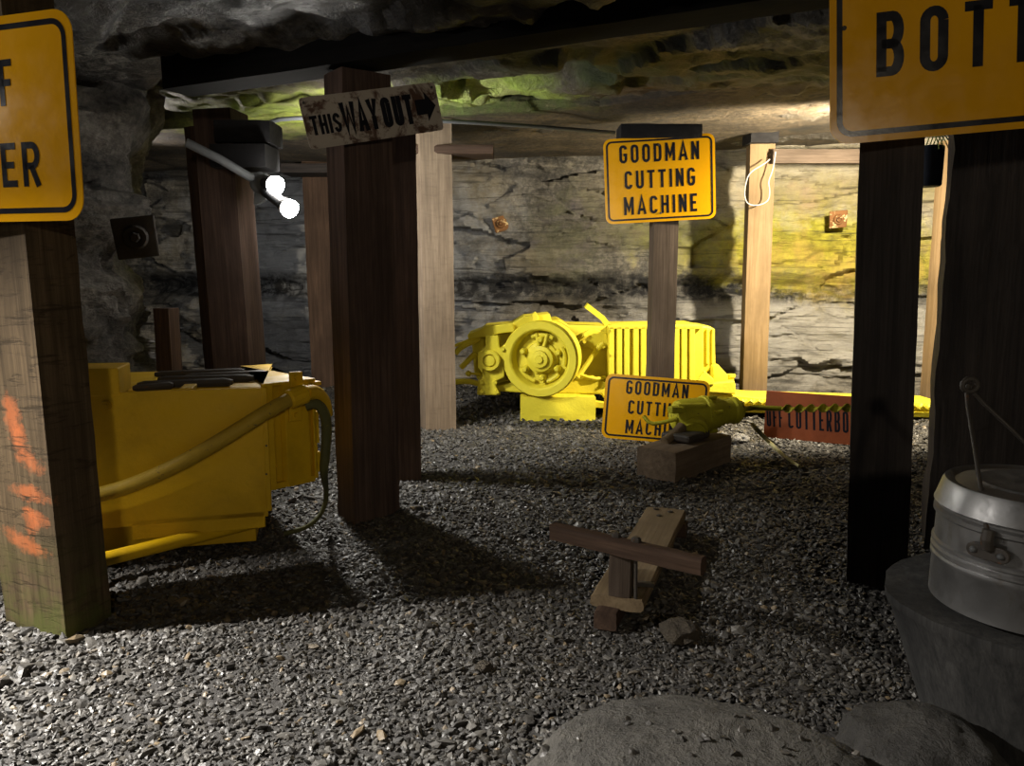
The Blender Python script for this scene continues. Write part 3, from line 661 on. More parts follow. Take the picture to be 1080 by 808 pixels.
# ------------------------------------------------------------------ left yellow machine
def left_machine():
    zb_, zt = .12, .545
    A = G(105, 558, zb_); B = G(283, 545, zb_); A.z = B.z = 0
    d = (B-A).normalized(); n = Vector((-d.y, d.x, 0))          # n points away from the camera
    E = Vector((*G(333, 506, .21).xy, 0)); d2 = (E-B).normalized(); n2 = Vector((-d2.y, d2.x, 0))
    A0 = A-d*.95
    root = thing('mining_machine', 'long low amber yellow mining machine behind the left front post', 'machine', (A.x, A.y, 0))
    q = lambda p, z, k=0: Vector((p.x, p.y, 0))+n*k+Vector((0, 0, z))
    dep = .62
    # main hull: side panel, floor pan, far side
    mb = MB(); mb.prism([q(A0, zb_), q(B, zb_), q(B, zt), q(A0, zt)], n*.012); wpart(mb, 'side_panel', 'yellow_amber', root, bevel=.003)
    mb = MB(); mb.prism([q(A+d*.09, zb_-.045), q(B-d*.01, zb_-.035), q(B-d*.01, zb_+.02), q(A+d*.09, zb_+.02)], n*.02)
    o = wpart(mb, 'bottom_flange', 'yellow_amber', root, bevel=.003)
    mb = MB(); mb.prism([q(A0, zb_, dep), q(B, zb_, dep), q(B, zt-.02, dep), q(A0, zt-.02, dep)], n*.012); wpart(mb, 'side_panel', 'yellow_amber', root, bevel=.003)
    mb = MB(); mb.prism([q(A0, zb_+.02, .014), q(B, zb_+.02, .014), q(B, zb_+.02, dep), q(A0, zb_+.02, dep)], (0, 0, .03)); mb.prism([q(A0, .0, .12), q(B-d*.05, .0, .12), q(B-d*.05, .0, dep-.1), q(A0, .0, dep-.1)], (0, 0, .15))
    wpart(mb, 'floor_pan', 'yellow_amber', root, bevel=.004)
    # deck along the top with an open trough
    mb = MB()
    mb.prism([q(A0, zt-.03, .11), q(B, zt-.03, .11), q(B, zt-.03, dep), q(A0, zt-.03, dep)], (0, 0, .02))
    mb.prism([q(B-d*.10, zt-.012, .012), q(B+d*.0, zt-.012, .012), q(B+d*.0, zt-.012, .11), q(B-d*.10, zt-.012, .11)], (0, 0, .014))
    mb.prism([q(A+d*.25, zt-.016, .012), q(A+d*.29, zt-.016, .012), q(A+d*.29, zt-.016, .12), q(A+d*.25, zt-.016, .12)], (0, 0, .02))
    wpart(mb, 'deck', 'yellow_amber', root, bevel=.003)
    # raised box plate at the left
    mb = MB(); mb.prism([q(A0, zt-.01, -.002), q(A+d*.085, zt-.01, -.002), q(A+d*.085, zt+.075, -.002), q(A0, zt+.085, -.002)], n*.16); wpart(mb, 'raised_plate', 'yellow_amber', root, bevel=.004)
    # dark conveyor bars lying on the deck
    for (k0, k1, s0, s1, r) in ((.10, .10, .10, .22, .011), (.17, .13, .10, .40, .014), (.30, .22, .14, .46, .013), (.36, .34, .22, .5, .012), (.46, .42, .1, .42, .012)):
        mb = MB(); a, b = q(A+d*s0, zt-.002, k0), q(A+d*s1, zt+.004, k1); mb.tube([a, a.lerp(b, .08), b-(b-a)*.08, b], [r*.6, r, r*1.15, r*.6], 8)
        wpart(mb, 'flight_bar', 'dark_steel', root, smooth=.6)
    # rounded end: folded plates
    H0, H1 = .205, zt+.012
    mb = MB()
    prof = [(0, 0), (.028, -.004), (.034, .016), (.056, .016), (.062, -.004), (.135, 0), (.150, .012)]
    L = (E-B).length/.150
    for (a, b) in zip(prof, prof[1:]):
        pa, pb = B+d2*a[0]*L+n2*a[1], B+d2*b[0]*L+n2*b[1]
        mb.prism([pa+Vector((0, 0, H0)), pb+Vector((0, 0, H0)), pb+Vector((0, 0, H1)), pa+Vector((0, 0, H1))], n2*.012)
    wpart(mb, 'end_plate', 'yellow_amber', root, bevel=.002)
    mb = MB(); e2 = B+d2*.150*L; mb.prism([B+n2*.0+Vector((0, 0, H1-.012)), e2+Vector((0, 0, H1-.012)), e2+n2*(dep-.1)+Vector((0, 0, H1-.012)), B+n*(dep-.05)+Vector((0, 0, H1-.012))], (0, 0, .012))
    wpart(mb, 'end_cover', 'yellow_amber', root, bevel=.002)
    mb = MB(); mb.prism([B+Vector((0, 0, H0)), e2+Vector((0, 0, H0)), e2+n2*(dep-.1)+Vector((0, 0, H0)), B+n*(dep-.05)+Vector((0, 0, H0))], (0, 0, .02))
    wpart(mb, 'end_floor', 'yellow_amber', root, bevel=.002)
    mb = MB(); mb.prism([e2+Vector((0, 0, H0+.01)), e2+n2*(dep-.1)+Vector((0, 0, H0+.01)), e2+n2*(dep-.1)+Vector((0, 0, H1)), e2+Vector((0, 0, H1))], d2*.012)
    mb.prism([e2+d2*.002+Vector((0, 0, H0+.03)), e2+d2*.022+Vector((0, 0, H0+.03)), e2+d2*.022+Vector((0, 0, H0+.10)), e2+d2*.002+Vector((0, 0, H0+.10))], n2*.03)
    mb.prism([e2+d2*.002+Vector((0, 0, H0+.13)), e2+d2*.02+Vector((0, 0, H0+.13)), e2+d2*.02+Vector((0, 0, H0+.24)), e2+d2*.002+Vector((0, 0, H0+.24))], n2*.03)
    mb.prism([e2+Vector((0, 0, H1-.025)), e2+d2*.035+Vector((0, 0, H1-.025)), e2+d2*.035+Vector((0, 0, H1-.012)), e2+Vector((0, 0, H1-.012))], n2*.08)
    wpart(mb, 'end_hinge', 'yellow_amber', root, bevel=.002)
    mb = MB(); pb_ = B-d*.004-n*.006; mb.prism([pb_+Vector((0, 0, zb_+.02)), pb_+d*.016+Vector((0, 0, zb_+.02)), pb_+d*.016+Vector((0, 0, zt)), pb_+Vector((0, 0, zt))], n*.02); wpart(mb, 'corner_strip', 'yellow_amber', root, bevel=.002)
    # hose along the side, clamp, elbow
    dist = lambda x, y, k: None
    def onside(x, y, k):                                         # point in front of the side panel
        r = ray(x, y); o = Vector((0, 0, CAMZ)); nn = n if x < 284 else n2; p0 = (B if x >= 284 else A)-nn*k
        s = (p0-Vector((0, 0, 0))-Vector((0, 0, 0))).dot(nn)/r.dot(nn); return o+r*s
    path = [onside(40, 533, .045), onside(104, 523, .045), onside(150, 508, .045), onside(200, 484, .045), onside(250, 454, .045), onside(283, 433, .045), onside(306, 421, .048)]
    mb = MB(); mb.tube(path, .0235, 14, 2); wpart(mb, 'hydraulic_hose', 'yellow_old', root, smooth=.8)
    p0 = onside(306, 421, .048); p1 = onside(322, 415, .05)
    mb = MB(); mb.tube([p0-(p1-p0)*.1, p0, p1, p1+(p1-p0)*.05], [.027, .032, .032, .027], 14); b = onside(312, 425, .012)
    mb.box(onside(312, 400, .008), (.045, .014, .05), rotz(math.atan2(d2.y, d2.x))); mb.box(onside(311, 436, .008), (.045, .014, .05), rotz(math.atan2(d2.y, d2.x)))
    cl = wpart(mb, 'hose_clamp', 'yellow_amber', root, bevel=.003)
    for y in (398, 438):
        mb = MB(); c = onside(312, y, .014); mb.cyl(c, c-n2*.012, .009, .008, 10); wpart(mb, 'clamp_bolt', 'yellow_amber', cl)
    p2, p3, p4 = onside(336, 414, .05)+n2*.02, onside(348, 424, .05)+n2*.04, onside(353, 440, .05)+n2*.05
    mb = MB(); mb.tube([p1, p2, p3, p4], [.024, .025, .024, .021], 14, 2); wpart(mb, 'hose_elbow', 'yellow_amber', root, smooth=.8)
    mb = MB(); pts = [onside(322, 428, .03), onside(334, 424, .045), onside(343, 436, .045), onside(345, 455, .04), onside(343, 480, .04), onside(341, 500, .04), G(345, 520, .12), G(341, 540, .06), G(326, 556, .02), G(300, 563, .0)]
    mb.tube(pts, [.017, .017, .018, .017, .016, .009, .008, .008, .009], 10, 2); wpart(mb, 'hanging_strap', 'hose_dark', root, smooth=.8)
    # pipe along the bottom
    mb = MB(); a, b = G(20, 612, .07), G(276, 549, .07); mb.tube([a, a.lerp(b, .42), a.lerp(b, .5), b], .022, 12); 
    mb.tube([b+(a-b)*.02, b], .0235, 12); wpart(mb, 'bottom_pipe', 'yellow_amber', root, smooth=.8)
    c = onside(112, 428, .0)
    mb = MB(); mb.lathe(c, -n, [(0, .016), (.006, .015), (.006, .008), (.012, .007)], 12); wpart(mb, 'plug', 'yellow_amber', root)
    c = onside(279, 445, .002)
    for y in (440, 470, 500):
        c = onside(281, y, .004); mb = MB(); mb.lathe(c, -n, [(0, .004), (.004, .003)], 8); wpart(mb, 'rivet', 'dark_steel', root)
left_machine()

# ------------------------------------------------------------------ cutting machine at the back
def cutting_machine():
    Y = 4.86
    g = P(620, 440, Y)
    root = thing('cutting_machine', 'bright yellow coal cutting machine with a drum wheel and ribbed motor by the back wall', 'machine', (g.x, Y+.25, 0))
    yl_ = 'yellow_lemon'
    # body casting
    mb = MB(); mb.pxpoly([(497, 352), (520, 345), (560, 341), (590, 337), (600, 343), (640, 344), (646, 400), (640, 413), (548, 413), (508, 411), (500, 392)], Y+.14, .42); wpart(mb, 'body', yl_, root, bevel=.01)
    mb = MB(); mb.pxpoly([(520, 408), (560, 398), (612, 400), (625, 396), (636, 402), (776, 404), (776, 417), (646, 432), (634, 416), (560, 415), (528, 413)], Y+.02, .55)
    wpart(mb, 'skid_frame', yl_, root, bevel=.01)
    mb = MB(); mb.pxpoly([(586, 420), (594, 417), (632, 424), (650, 427), (650, 432), (628, 430)], Y-.03, .06); wpart(mb, 'edge_plate', yl_, root, bevel=.003)
    # drum wheel: axis turned a little to the left of the camera
    c = P(569, 379, Y-.10); ax = Vector((-.26, -.965, -.02)).normalized(); R = .238
    mb = MB(); mb.lathe(c, -ax, [(.06, R*.70), (.0, R*.76), (-.008, R*.80), (-.010, R*.97), (.004, R), (.055, R), (.062, R*.955), (.075, R*.955), (.082, R*.985), (.10, R*.985), (.107, R*.945), (.12, R*.945), (.127, R*.985), (.165, R*.985), (.165, R*.5)], 64, cap=False)
    mb.lathe(c, -ax, [(.06, R*.72), (.075, R*.70), (.078, .001)], 64, cap=False)
    wheel = wpart(mb, 'drum_wheel', yl_, root, smooth=.5)
    u = ax.orthogonal().normalized(); 
    u = Vector((1, 0, 0)); u = (u-ax*u.dot(ax)).normalized(); v = ax.cross(u)
    if v.z < 0: v = -v
    rel = lambda a, r, k=0: c+(u*math.cos(rad(a))+v*math.sin(rad(a)))*r+ax*k
    mb = MB(); mb.lathe(c-ax*.076, ax, [(0, .105), (.02, .10), (.025, .082), (.062, .08), (.068, .055), (.085, .052), (.088, .026), (.10, .022)], 32)
    hub = wpart(mb, 'hub', yl_, wheel, smooth=.5)
    for a in (20, 90, 160, 215, 275, 330):
        mb = MB(); p = rel(a, .120, -.07); mb.tube([p, p+ax*.02, p+ax*.05, p+ax*.062], [.022, .022, .02, .012], 10); wpart(mb, 'stud', yl_, wheel, smooth=.6)
    for a0, a1 in ((60, 115), (205, 255), (285, 320), (-15, 30)):
        mb = MB(); pts = [rel(a0+(a1-a0)*i/6, .148, -.045) for i in range(7)]; mb.tube(pts, .014, 8); wpart(mb, 'brake_shoe', yl_, wheel, smooth=.6)
    mb = MB()
    for a in (75, 100): mb.tube([rel(a, .07, -.03), rel(a, .16, -.03)], .011, 8)
    wpart(mb, 'brake_arm', yl_, wheel, smooth=.6)
    # gear box on the left with round cap
    mb = MB(); mb.pxpoly([(506, 371), (512, 366), (512, 354), (526, 354), (527, 366), (532, 371), (532, 398), (524, 402), (524, 409), (528, 417), (503, 417), (504, 402), (509, 398)], Y-.05, .22); gb = wpart(mb, 'gear_housing', yl_, root, bevel=.008)
    cc = P(517, 380, Y-.05); mb = MB(); mb.lathe(cc, (-.1, -1, 0), [(-.02, .066), (.03, .066), (.036, .06), (.036, .043), (.02, .041), (.02, .034), (.034, .032), (.036, .001)], 32, cap=False); wpart(mb, 'round_cap', yl_, gb, smooth=.5)
    for x, y in ((508, 403), (522, 403), (508, 413), (524, 413), (530, 368)):
        mb = MB(); p = P(x, y, Y-.05); mb.cyl(p, p+Vector((0, -.02, 0)), .013, .012, 8); wpart(mb, 'housing_bolt', yl_, gb)
    mb = MB(); mb.pxpoly([(504, 371), (509, 371), (509, 394), (504, 388)], Y-.08, .05); wpart(mb, 'side_lug', yl_, gb, bevel=.004); mb = MB(); mb.pxpoly([(527, 366), (534, 362), (536, 372), (533, 392), (528, 396)], Y-.02, .05); wpart(mb, 'side_lug', yl_, gb, bevel=.004)
    # covers on top
    mb = MB(); mb.pxpoly([(493, 353), (506, 348), (512, 344), (541, 341), (543, 350), (526, 352), (520, 354), (506, 356), (494, 358)], Y-.02, .3); wpart(mb, 'top_cover', yl_, root, bevel=.006)
    mb = MB(); mb.pxpoly([(538, 342), (552, 334), (580, 331), (583, 344), (543, 352)], Y+.02, .3)
    wpart(mb, 'crown_cover', yl_, root, bevel=.006)
    mb = MB(); mb.pxpoly([(561, 331), (565, 329), (568, 334), (567, 342), (562, 342)], Y-.02, .08); wpart(mb, 'lifting_lug', yl_, root, bevel=.004)
    for pts, r in (([(476, 366), (500, 357), (514, 348)], .010), ([(480, 373), (486, 366), (506, 357)], .018), ([(486, 388), (502, 372)], .018), ([(477, 403), (494, 402), (506, 405)], .018)):
        mb = MB(); mb.tube([P(x, y, Y+.02+.002*i) for i, (x, y) in enumerate(pts)], r, 8, 1); wpart(mb, 'control_lever', yl_, root, smooth=.7)
    mb = MB(); mb.tube([P(496, 394, Y+.02), P(507, 395, Y+.05)], .008, 8); lv = wpart(mb, 'knob_rod', yl_, root); mb = MB(); mb.ball(P(494, 394, Y+.02), .019); wpart(mb, 'knob', yl_, lv, smooth=1)
    # linkage between wheel and motor
    mb = MB(); mb.pxpoly([(609, 362), (618, 349), (628, 347), (640, 352), (642, 366), (630, 370), (616, 366)], Y+.08, .05); lk = wpart(mb, 'link_plate', yl_, root, bevel=.005)
    for x, y in ((617, 353), (616, 360), (636, 365)):
        mb = MB(); p = P(x, y, Y+.08); mb.cyl(p, p+Vector((0, -.03, 0)), .014, .012, 8); wpart(mb, 'link_bolt', yl_, lk)
    mb = MB(); mb.tube([P(609, 398, Y+.02), P(630, 368, Y+.06), P(636, 362, Y+.06)], .018, 8); wpart(mb, 'brake_rod', yl_, root, smooth=.6)
    mb = MB(); mb.tube([P(611, 395, Y+.02), P(626, 400, Y+.0), P(638, 398, Y+.04)], .012, 8, 1); wpart(mb, 'foot_bar', yl_, root, smooth=.6)
    # slanting bar on top
    mb = MB(); a, b = P(618, 322, Y+.15), P(648, 352, Y+.2); mb.tube([a, a.lerp(b, .5)+Vector((.012, 0, .012)), b], .0245, 4); wpart(mb, 'slanting_bar', 'yellow_lemon', root)
    # ribbed motor
    mb = MB(); mb.pxpoly([(642, 345), (646, 343), (736, 342), (742, 346), (742, 402), (738, 404), (644, 404), (641, 396)], Y+.03, .40); mot = wpart(mb, 'motor_case', yl_, root, bevel=.008)
    xs = [642, 650.5, 658.5, 668, 676, 684.5, 693, 702, 711, 719, 727.5]
    for x in xs:
        mb = MB(); mb.pxbox(x, 345, x+5.6, 402, Y-.012, .05); wpart(mb, 'cooling_rib', yl_, mot, bevel=.004)
    mb = MB(); mb.pxbox(641, 343.5, 741, 347, Y-.012, .05); wpart(mb, 'rib_header', yl_, mot, bevel=.003)
    for y in (348, 374, 398):
        mb = MB(); p = P(645, y, Y-.014); mb.cyl(p, p+Vector((0, -.012, 0)), .009, .008, 8); wpart(mb, 'motor_bolt', yl_, mot)
    # end of the motor
    mb = MB(); mb.pxpoly([(735, 343), (748, 344), (754, 347), (755, 384), (750, 390), (735, 402)], Y+.06, .32); wpart(mb, 'motor_end', yl_, root, bevel=.012)
    for x in (745, 751):
        mb = MB(); mb.pxbox(x, 347, x+3, 384, Y+.045, .30); wpart(mb, 'end_rib', yl_, root, bevel=.004)
    mb = MB(); mb.pxpoly([(735, 402), (743, 391), (753, 400), (753, 406), (738, 408)], Y-.06, .03); mb.pxpoly([(752, 386), (757, 384), (768, 396), (768, 408), (752, 408)], Y+.0, .3); mb.pxpoly([(735, 406), (775, 402), (776, 416), (735, 413)], Y-.05, .3)
    wpart(mb, 'bracket', yl_, root, bevel=.006)
    mb = MB(); a = P(770, 395, Y+.1); mb.lathe(P(770, 416, Y+.04), (0, 0, 1), [(0, .03), (.03, .03), (.035, .022), (.07, .026), (.10, .02), (.115, .03), (.13, .03)], 14); wpart(mb, 'feed_spindle', yl_, root, smooth=.5)
    # cutter bar reaching right along the wall
    mb = MB(); mb.pxpoly([(748, 414), (800, 420), (1000, 426), (1000, 430), (800, 425), (748, 421)], Y-.02, .34); mb.pxpoly([(748, 428), (1000, 436), (1000, 441), (748, 434)], Y-.02, .34); mb.pxpoly([(748, 419), (1000, 427), (1000, 438), (748, 430)], Y+.02, .27)
    bar = wpart(mb, 'cutter_bar', yl_, root, bevel=.004)
    for i in range(26):
        x = 776+i*8.8
        mb = MB(); mb.tube([P(x-3, 422+i*.24, Y-.045), P(x, 424.5+i*.24, Y-.05), P(x+3, 422+i*.24, Y-.045)], .016, 6); wpart(mb, 'cutter_pick', yl_, bar)
    # support below the motor end so the frame rests on the floor
    mb = MB(); mb.pxpoly([(655, 425), (770, 412), (770, 437), (655, 437)], Y+.2, .3); a = P(655, 437, Y+.2)
    wpart(mb, 'skid_shoe', 'dark_steel', root, bevel=.01)
cutting_machine()
a, b = P(549, 420, 4.78), P(628, 450, 4.78)
def rough_block(name, label, cat, c, size, yaw, mat, seed, parent=None, grain='x', tilt=0, sub=8, amp=.008):
    """a chunky sawn block whose long grain runs along its own z (laid down)"""
    dv = rotz(yaw) @ Vector((size[0]/2, 0, 0)); c = Vector(c)
    return timber(name, label, cat, c-dv, c+dv, size[2], size[1], 0, mat, seed, rough=amp, nz=sub)
rough_block('timber_block', 'short yellow painted timber block propping up the cutting machine', 'block', ((a.x+b.x)/2, 4.88, (P(590, 417, 4.79).z)/2-.01), (b.x-a.x, .2, P(590, 417, 4.79).z+.005), 0, 'yellow_lemon', 31, amp=.02)

# ------------------------------------------------------------------ coal drill on its block
nc = G(712, 508); Lc = G(680, 500); Rc = G(768, 487)
e1 = (Lc-nc); e2 = (Rc-nc)
yb = math.atan2(e2.y, e2.x); lenb = .52; wb = .20; hb = P(712, 476, nc.y).z
cb = nc + Vector((math.cos(yb), math.sin(yb), 0))*lenb/2 + Vector((-math.sin(yb), math.cos(yb), 0))*wb/2
rough_block('timber_block', 'brown timber block on the gravel under the coal drill', 'block', (cb.x, cb.y, hb/2-.008), (lenb, wb, hb), yb, 'wood_rust', 32, amp=.006)
def drill():
    Yd = 3.72
    top = hb
    root = thing('coal_drill', 'olive yellow electric coal drill lying on a timber block with its twisted auger', 'drill', (P(740, 470, Yd).x, Yd, top))
    A, B = P(716, 440, Yd-.06), P(790, 431, Yd+.05); ax = (B-A).normalized(); L = (B-A).length
    k = L/74.0
    mb = MB(); mb.lathe(A-ax*.035, ax, [(0, .028), (.01, .058), (.03, .079), (.06, .085), (.16, .083), (.165, .09), (.185, .09), (.19, .079), (.235, .077), (.24, .070), (.262, .068), (.265, .063), (.315, .061), (.325, .067), (.345, .067), (.352, .052), (.372, .046), (.375, .018)], 32)
    body = wpart(mb, 'drill_body', 'olive_paint', root, smooth=.5)
    side = Vector((-.25, -1, -.55)).normalized()
    p = A+ax*.09+side*.03
    mb = MB(); mb.lathe(p, side, [(0, .055), (.06, .055), (.066, .062), (.08, .062), (.085, .05), (.098, .05)], 20); wpart(mb, 'switch_cover', 'olive_paint', body, smooth=.5)
    mb = MB(); h0 = A+Vector((-.0, -.07, -.035)); mb.tube([h0, h0+Vector((-.05, -.05, -.03)), h0+Vector((-.10, -.09, -.05))], [.026, .024, .022], 12); gr = wpart(mb, 'handle', 'wood_plank', body, smooth=.8)
    mb = MB(); mb.tube([A+Vector((-.02, -.05, .0)), A+Vector((-.09, -.04, -.02)), A+Vector((-.14, -.02, -.03)), A+Vector((-.17, 0, .005))], .010, 8, 1); wpart(mb, 'trigger_guard', 'olive_paint', body, smooth=.8)
    for a in range(4):
        q = A+ax*.155+Vector((0, -.0, 0)); u = ax.cross(Vector((0, 0, 1))).normalized(); v = u.cross(ax)
        w_ = (u*math.cos(a*1.2-2.4)+v*math.sin(a*1.2+.5))
        mb = MB(); s0 = q+w_.normalized()*.088; mb.tube([s0-ax*.015, s0+ax*.03], .010, 8); wpart(mb, 'flange_bolt', 'olive_paint', body)
    mb = MB(); mb.box(A+Vector((-.03, -.075, .05)), (.07, .05, .03), rotz(.3)); mb.box(A+ax*.05+Vector((0, -.06, .06)), (.14, .03, .02), rotz(.15)); wpart(mb, 'housing_rib', 'olive_paint', body, bevel=.006)
    # auger: plain shank and twisted flute
    S = B+ax*.0; E_ = S+Vector((ax.x, ax.y, 0)).normalized()*.0
    a0 = P(796, 430, Yd+.06); a1 = P(824, 431, Yd+.055); a2 = P(905, 430, Yd-.02)
    mb = MB(); mb.tube([A+ax*.30, a0, a1], .0125, 10); wpart(mb, 'auger_shank', 'olive_paint', root, smooth=.8)
    mb = MB(); d = (a2-a1).normalized(); u = d.cross(Vector((0, 0, 1))).normalized(); v = u.cross(d); n = 110; LL = (a2-a1).length
    rings = []
    for i in range(n+1):
        t_ = i/n; an = t_*LL/.055*PI; cc = a1.lerp(a2, t_); w1 = u*math.cos(an)+v*math.sin(an); w2 = d.cross(w1)
        r = .021 if 0 < i < n-4 else .012
        rings.append([cc+w1*r+w2*.003, cc+w1*.006+w2*.006, cc-w1*.006+w2*.006, cc-w1*r+w2*.003, cc-w1*r-w2*.003, cc-w1*.006-w2*.006, cc+w1*.006-w2*.006, cc+w1*r-w2*.003])
    mb.rings(rings); wpart(mb, 'auger_flute', 'olive_paint', root, smooth=.9)
    # dark bed plate it lies in
    mb = MB(); c0 = Vector((P(724, 465, 3.56).x, 3.58, hb+.018)); mb.box(c0, (.20, .15, .036), rotz(yb)); wpart(mb, 'bed_plate', 'dark_steel', root, bevel=.01)
drill()
mb = MB(); mb.tube([P(793, 447, 3.8), P(800, 455, 3.75), G(810, 465, .03), G(822, 477, .015), G(833, 485, .015), G(843, 492, .01)], [.010, .012, .010, .008, .007], 8, 2)
for k in range(7):
    a = P(795+k*2, 448+k*2, 3.79); mb.tube([a, a+Vector((-.03+.012*k, -.02, .015-.008*k)), a+Vector((-.05+.02*k, -.03, .02-.012*k))], .003, 5)
tag(mb.build('frayed_rope', 'rope', smooth=.8), 'frayed pale rope trailing on the gravel below the auger', 'rope')

# ------------------------------------------------------------------ plank with cross bar
def plank_tool():
    zt = .075
    a, b, c, d = G(624, 622, zt), G(678, 637, zt), G(722, 541, zt), G(684, 531, zt)
    o = (a+b+c+d)/4
    root = thing('lever_jack', 'worn plank with a short upright and a dark cross bar lying on the gravel', 'tool', (o.x, o.y, 0))
    dirv = ((c+d)-(a+b)).normalized(); nx = Vector((dirv.y, -dirv.x, 0)); w_ = ((b-a).length+(c-d).length)/2*.92; L = ((c+d)/2-(a+b)/2).length
    s = (a+b)/2; e = (c+d)/2
    def flat(p, q, wd, th, mat, name, seed, par=root):
        o2 = timber(name, None, None, p, q, th, wd, 0, mat, seed, parent=par, rough=.004); o2.location = Vector(p)-parent_world(par); return o2
    dn = Vector((0, 0, -.018))
    pl = flat(s+dn, e+dn, w_, .036, 'wood_plank', 'plank', 41)
    for (x, y) in ((692, 537), (707, 540), (695, 544)):
        mb = MB(); p = G(x, y, zt+.001); mb.lathe(p, (0, 0, 1), [(0, .010), (.004, .009), (.005, .005)], 10); wpart(mb, 'bolt_head', 'dark_steel', root)
    ub = G(655, 626, zt); ut = ub+Vector((0, 0, .125))
    o2 = timber('upright', None, None, ub, ut, .058, .05, math.atan2(dirv.y, dirv.x)-PI/2, 'wood_brown2', 42, parent=root); o2.location = ub-parent_world(root)
    zc = zt+.135
    p0, p1 = G(583, 560, zc), G(742, 597, zc)
    o2 = flat(p0, p1, .034, .043, 'wood_black', 'cross_bar', 43); 
    o2.data.materials.clear(); o2.data.materials.append(M['wood_brown'])
    for x, y in ((650, 566), (671, 571)):
        p = G(x, y, zc+.022); q = Vector((p.x+.004, p.y+.012, zt)); mb = MB(); mb.tube([q, p+Vector((0, 0, .006))], .0045, 8); mb.lathe(p, (0, 0, 1), [(0, .013), (.008, .013), (.012, .007)], 6); wpart(mb, 'tie_bolt', 'dark_steel', root)
    mb = MB(); p = G(680, 616, zt+.006); mb.box(p, (.05, .018, .012), rotz(-.2)); wpart(mb, 'cleat', 'dark_steel', root, bevel=.002)
    p, q = G(638, 655, .02), G(655, 628, .02)
    flat(p, q, .06, .05, 'wood_brown', 'foot_block', 44)
    flat(G(700, 556, .02)-nx*.08, G(700, 556, .02)+nx*.08, .06, .05, 'wood_brown', 'foot_block', 45)
plank_tool()

# ------------------------------------------------------------------ stump, bucket, boulders at the right front
def boulder(name, label, cat, c, r, mat, seed, amp=.12, sub=5, flat=0):
    bm = bmesh.new(); bmesh.ops.create_icosphere(bm, subdivisions=sub, radius=1)
    for v in bm.verts:
        n = v.co.normalized()
        k = 1+amp*fbm(n*1.3+Vector((seed, 0, 0)), 5, .5)*1.6+.03*fbm(n*7+Vector((seed, 1, 2)), 3)
        v.co = Vector((n.x*r[0]*k, n.y*r[1]*k, (n.z if n.z < .0 else n.z**(1-.4*flat) if n.z > 0 else 0)*r[2]*k))
    me = D.meshes.new(name); bm.to_mesh(me); bm.free(); me.materials.append(mat)
    me.polygons.foreach_set('use_smooth', [True]*len(me.polygons)); me.set_sharp_from_angle(angle=.6)
    o = D.objects.new(name, me); C.objects.link(o); o.location = c; return tag(o, label, cat)
m_b = rock('grey_boulder', (.045, .042, .037), (.09, .084, .073), (.14, .13, .113), (1.5, 1.5, 1.5), rough=.85)
m_b2 = rock('dark_boulder', (.03, .028, .026), (.06, .057, .052), (.09, .085, .075), (1.5, 1.5, 1.5), rough=.85)
bc = G(735, 862)
big_boulder = boulder('boulder', 'large flat grey boulder at the bottom edge, sprinkled with gravel chips', 'boulder', (bc.x, bc.y-.02, .02), (.315, .24, .13), m_b, 2.2, .10, 6, .8)
gravel(big_boulder)
c = G(972, 822)
boulder('boulder', 'smaller dark boulder at lower right beside the log stump', 'boulder', (c.x, c.y, .0), (.15, .16, .115), m_b2, 5.5, .16, 5, .6)
sc_ = Vector((1.07, 1.50))
def stump():
    mb = MB(); rings = []; n = 40; H = .288
    for k in range(17):
        h = H*k/16; R = .20+.095*(h/H)**1.0
        ring = []
        for i in range(n):
            a = 2*PI*i/n; r = R*(1+.05*fbm((math.cos(a)*1.2, math.sin(a)*1.2, h*.6), 3)*2+.012*noise.noise(Vector((math.cos(a)*9, math.sin(a)*9, h*2))))
            if k == 16: r *= .985
            ring.append((math.cos(a)*r, math.sin(a)*r, h-.03+(.012*math.cos(a*1.0+.5) if k >= 15 else 0)))
        rings.append(ring)
    mb.rings(rings)
    o = mb.build('log_stump', 'wood_stump', loc=(sc_.x+.005, sc_.y-.02, 0), smooth=.6)
    return tag(o, 'grey log stump at lower right carrying the metal bucket', 'stump')
stump()
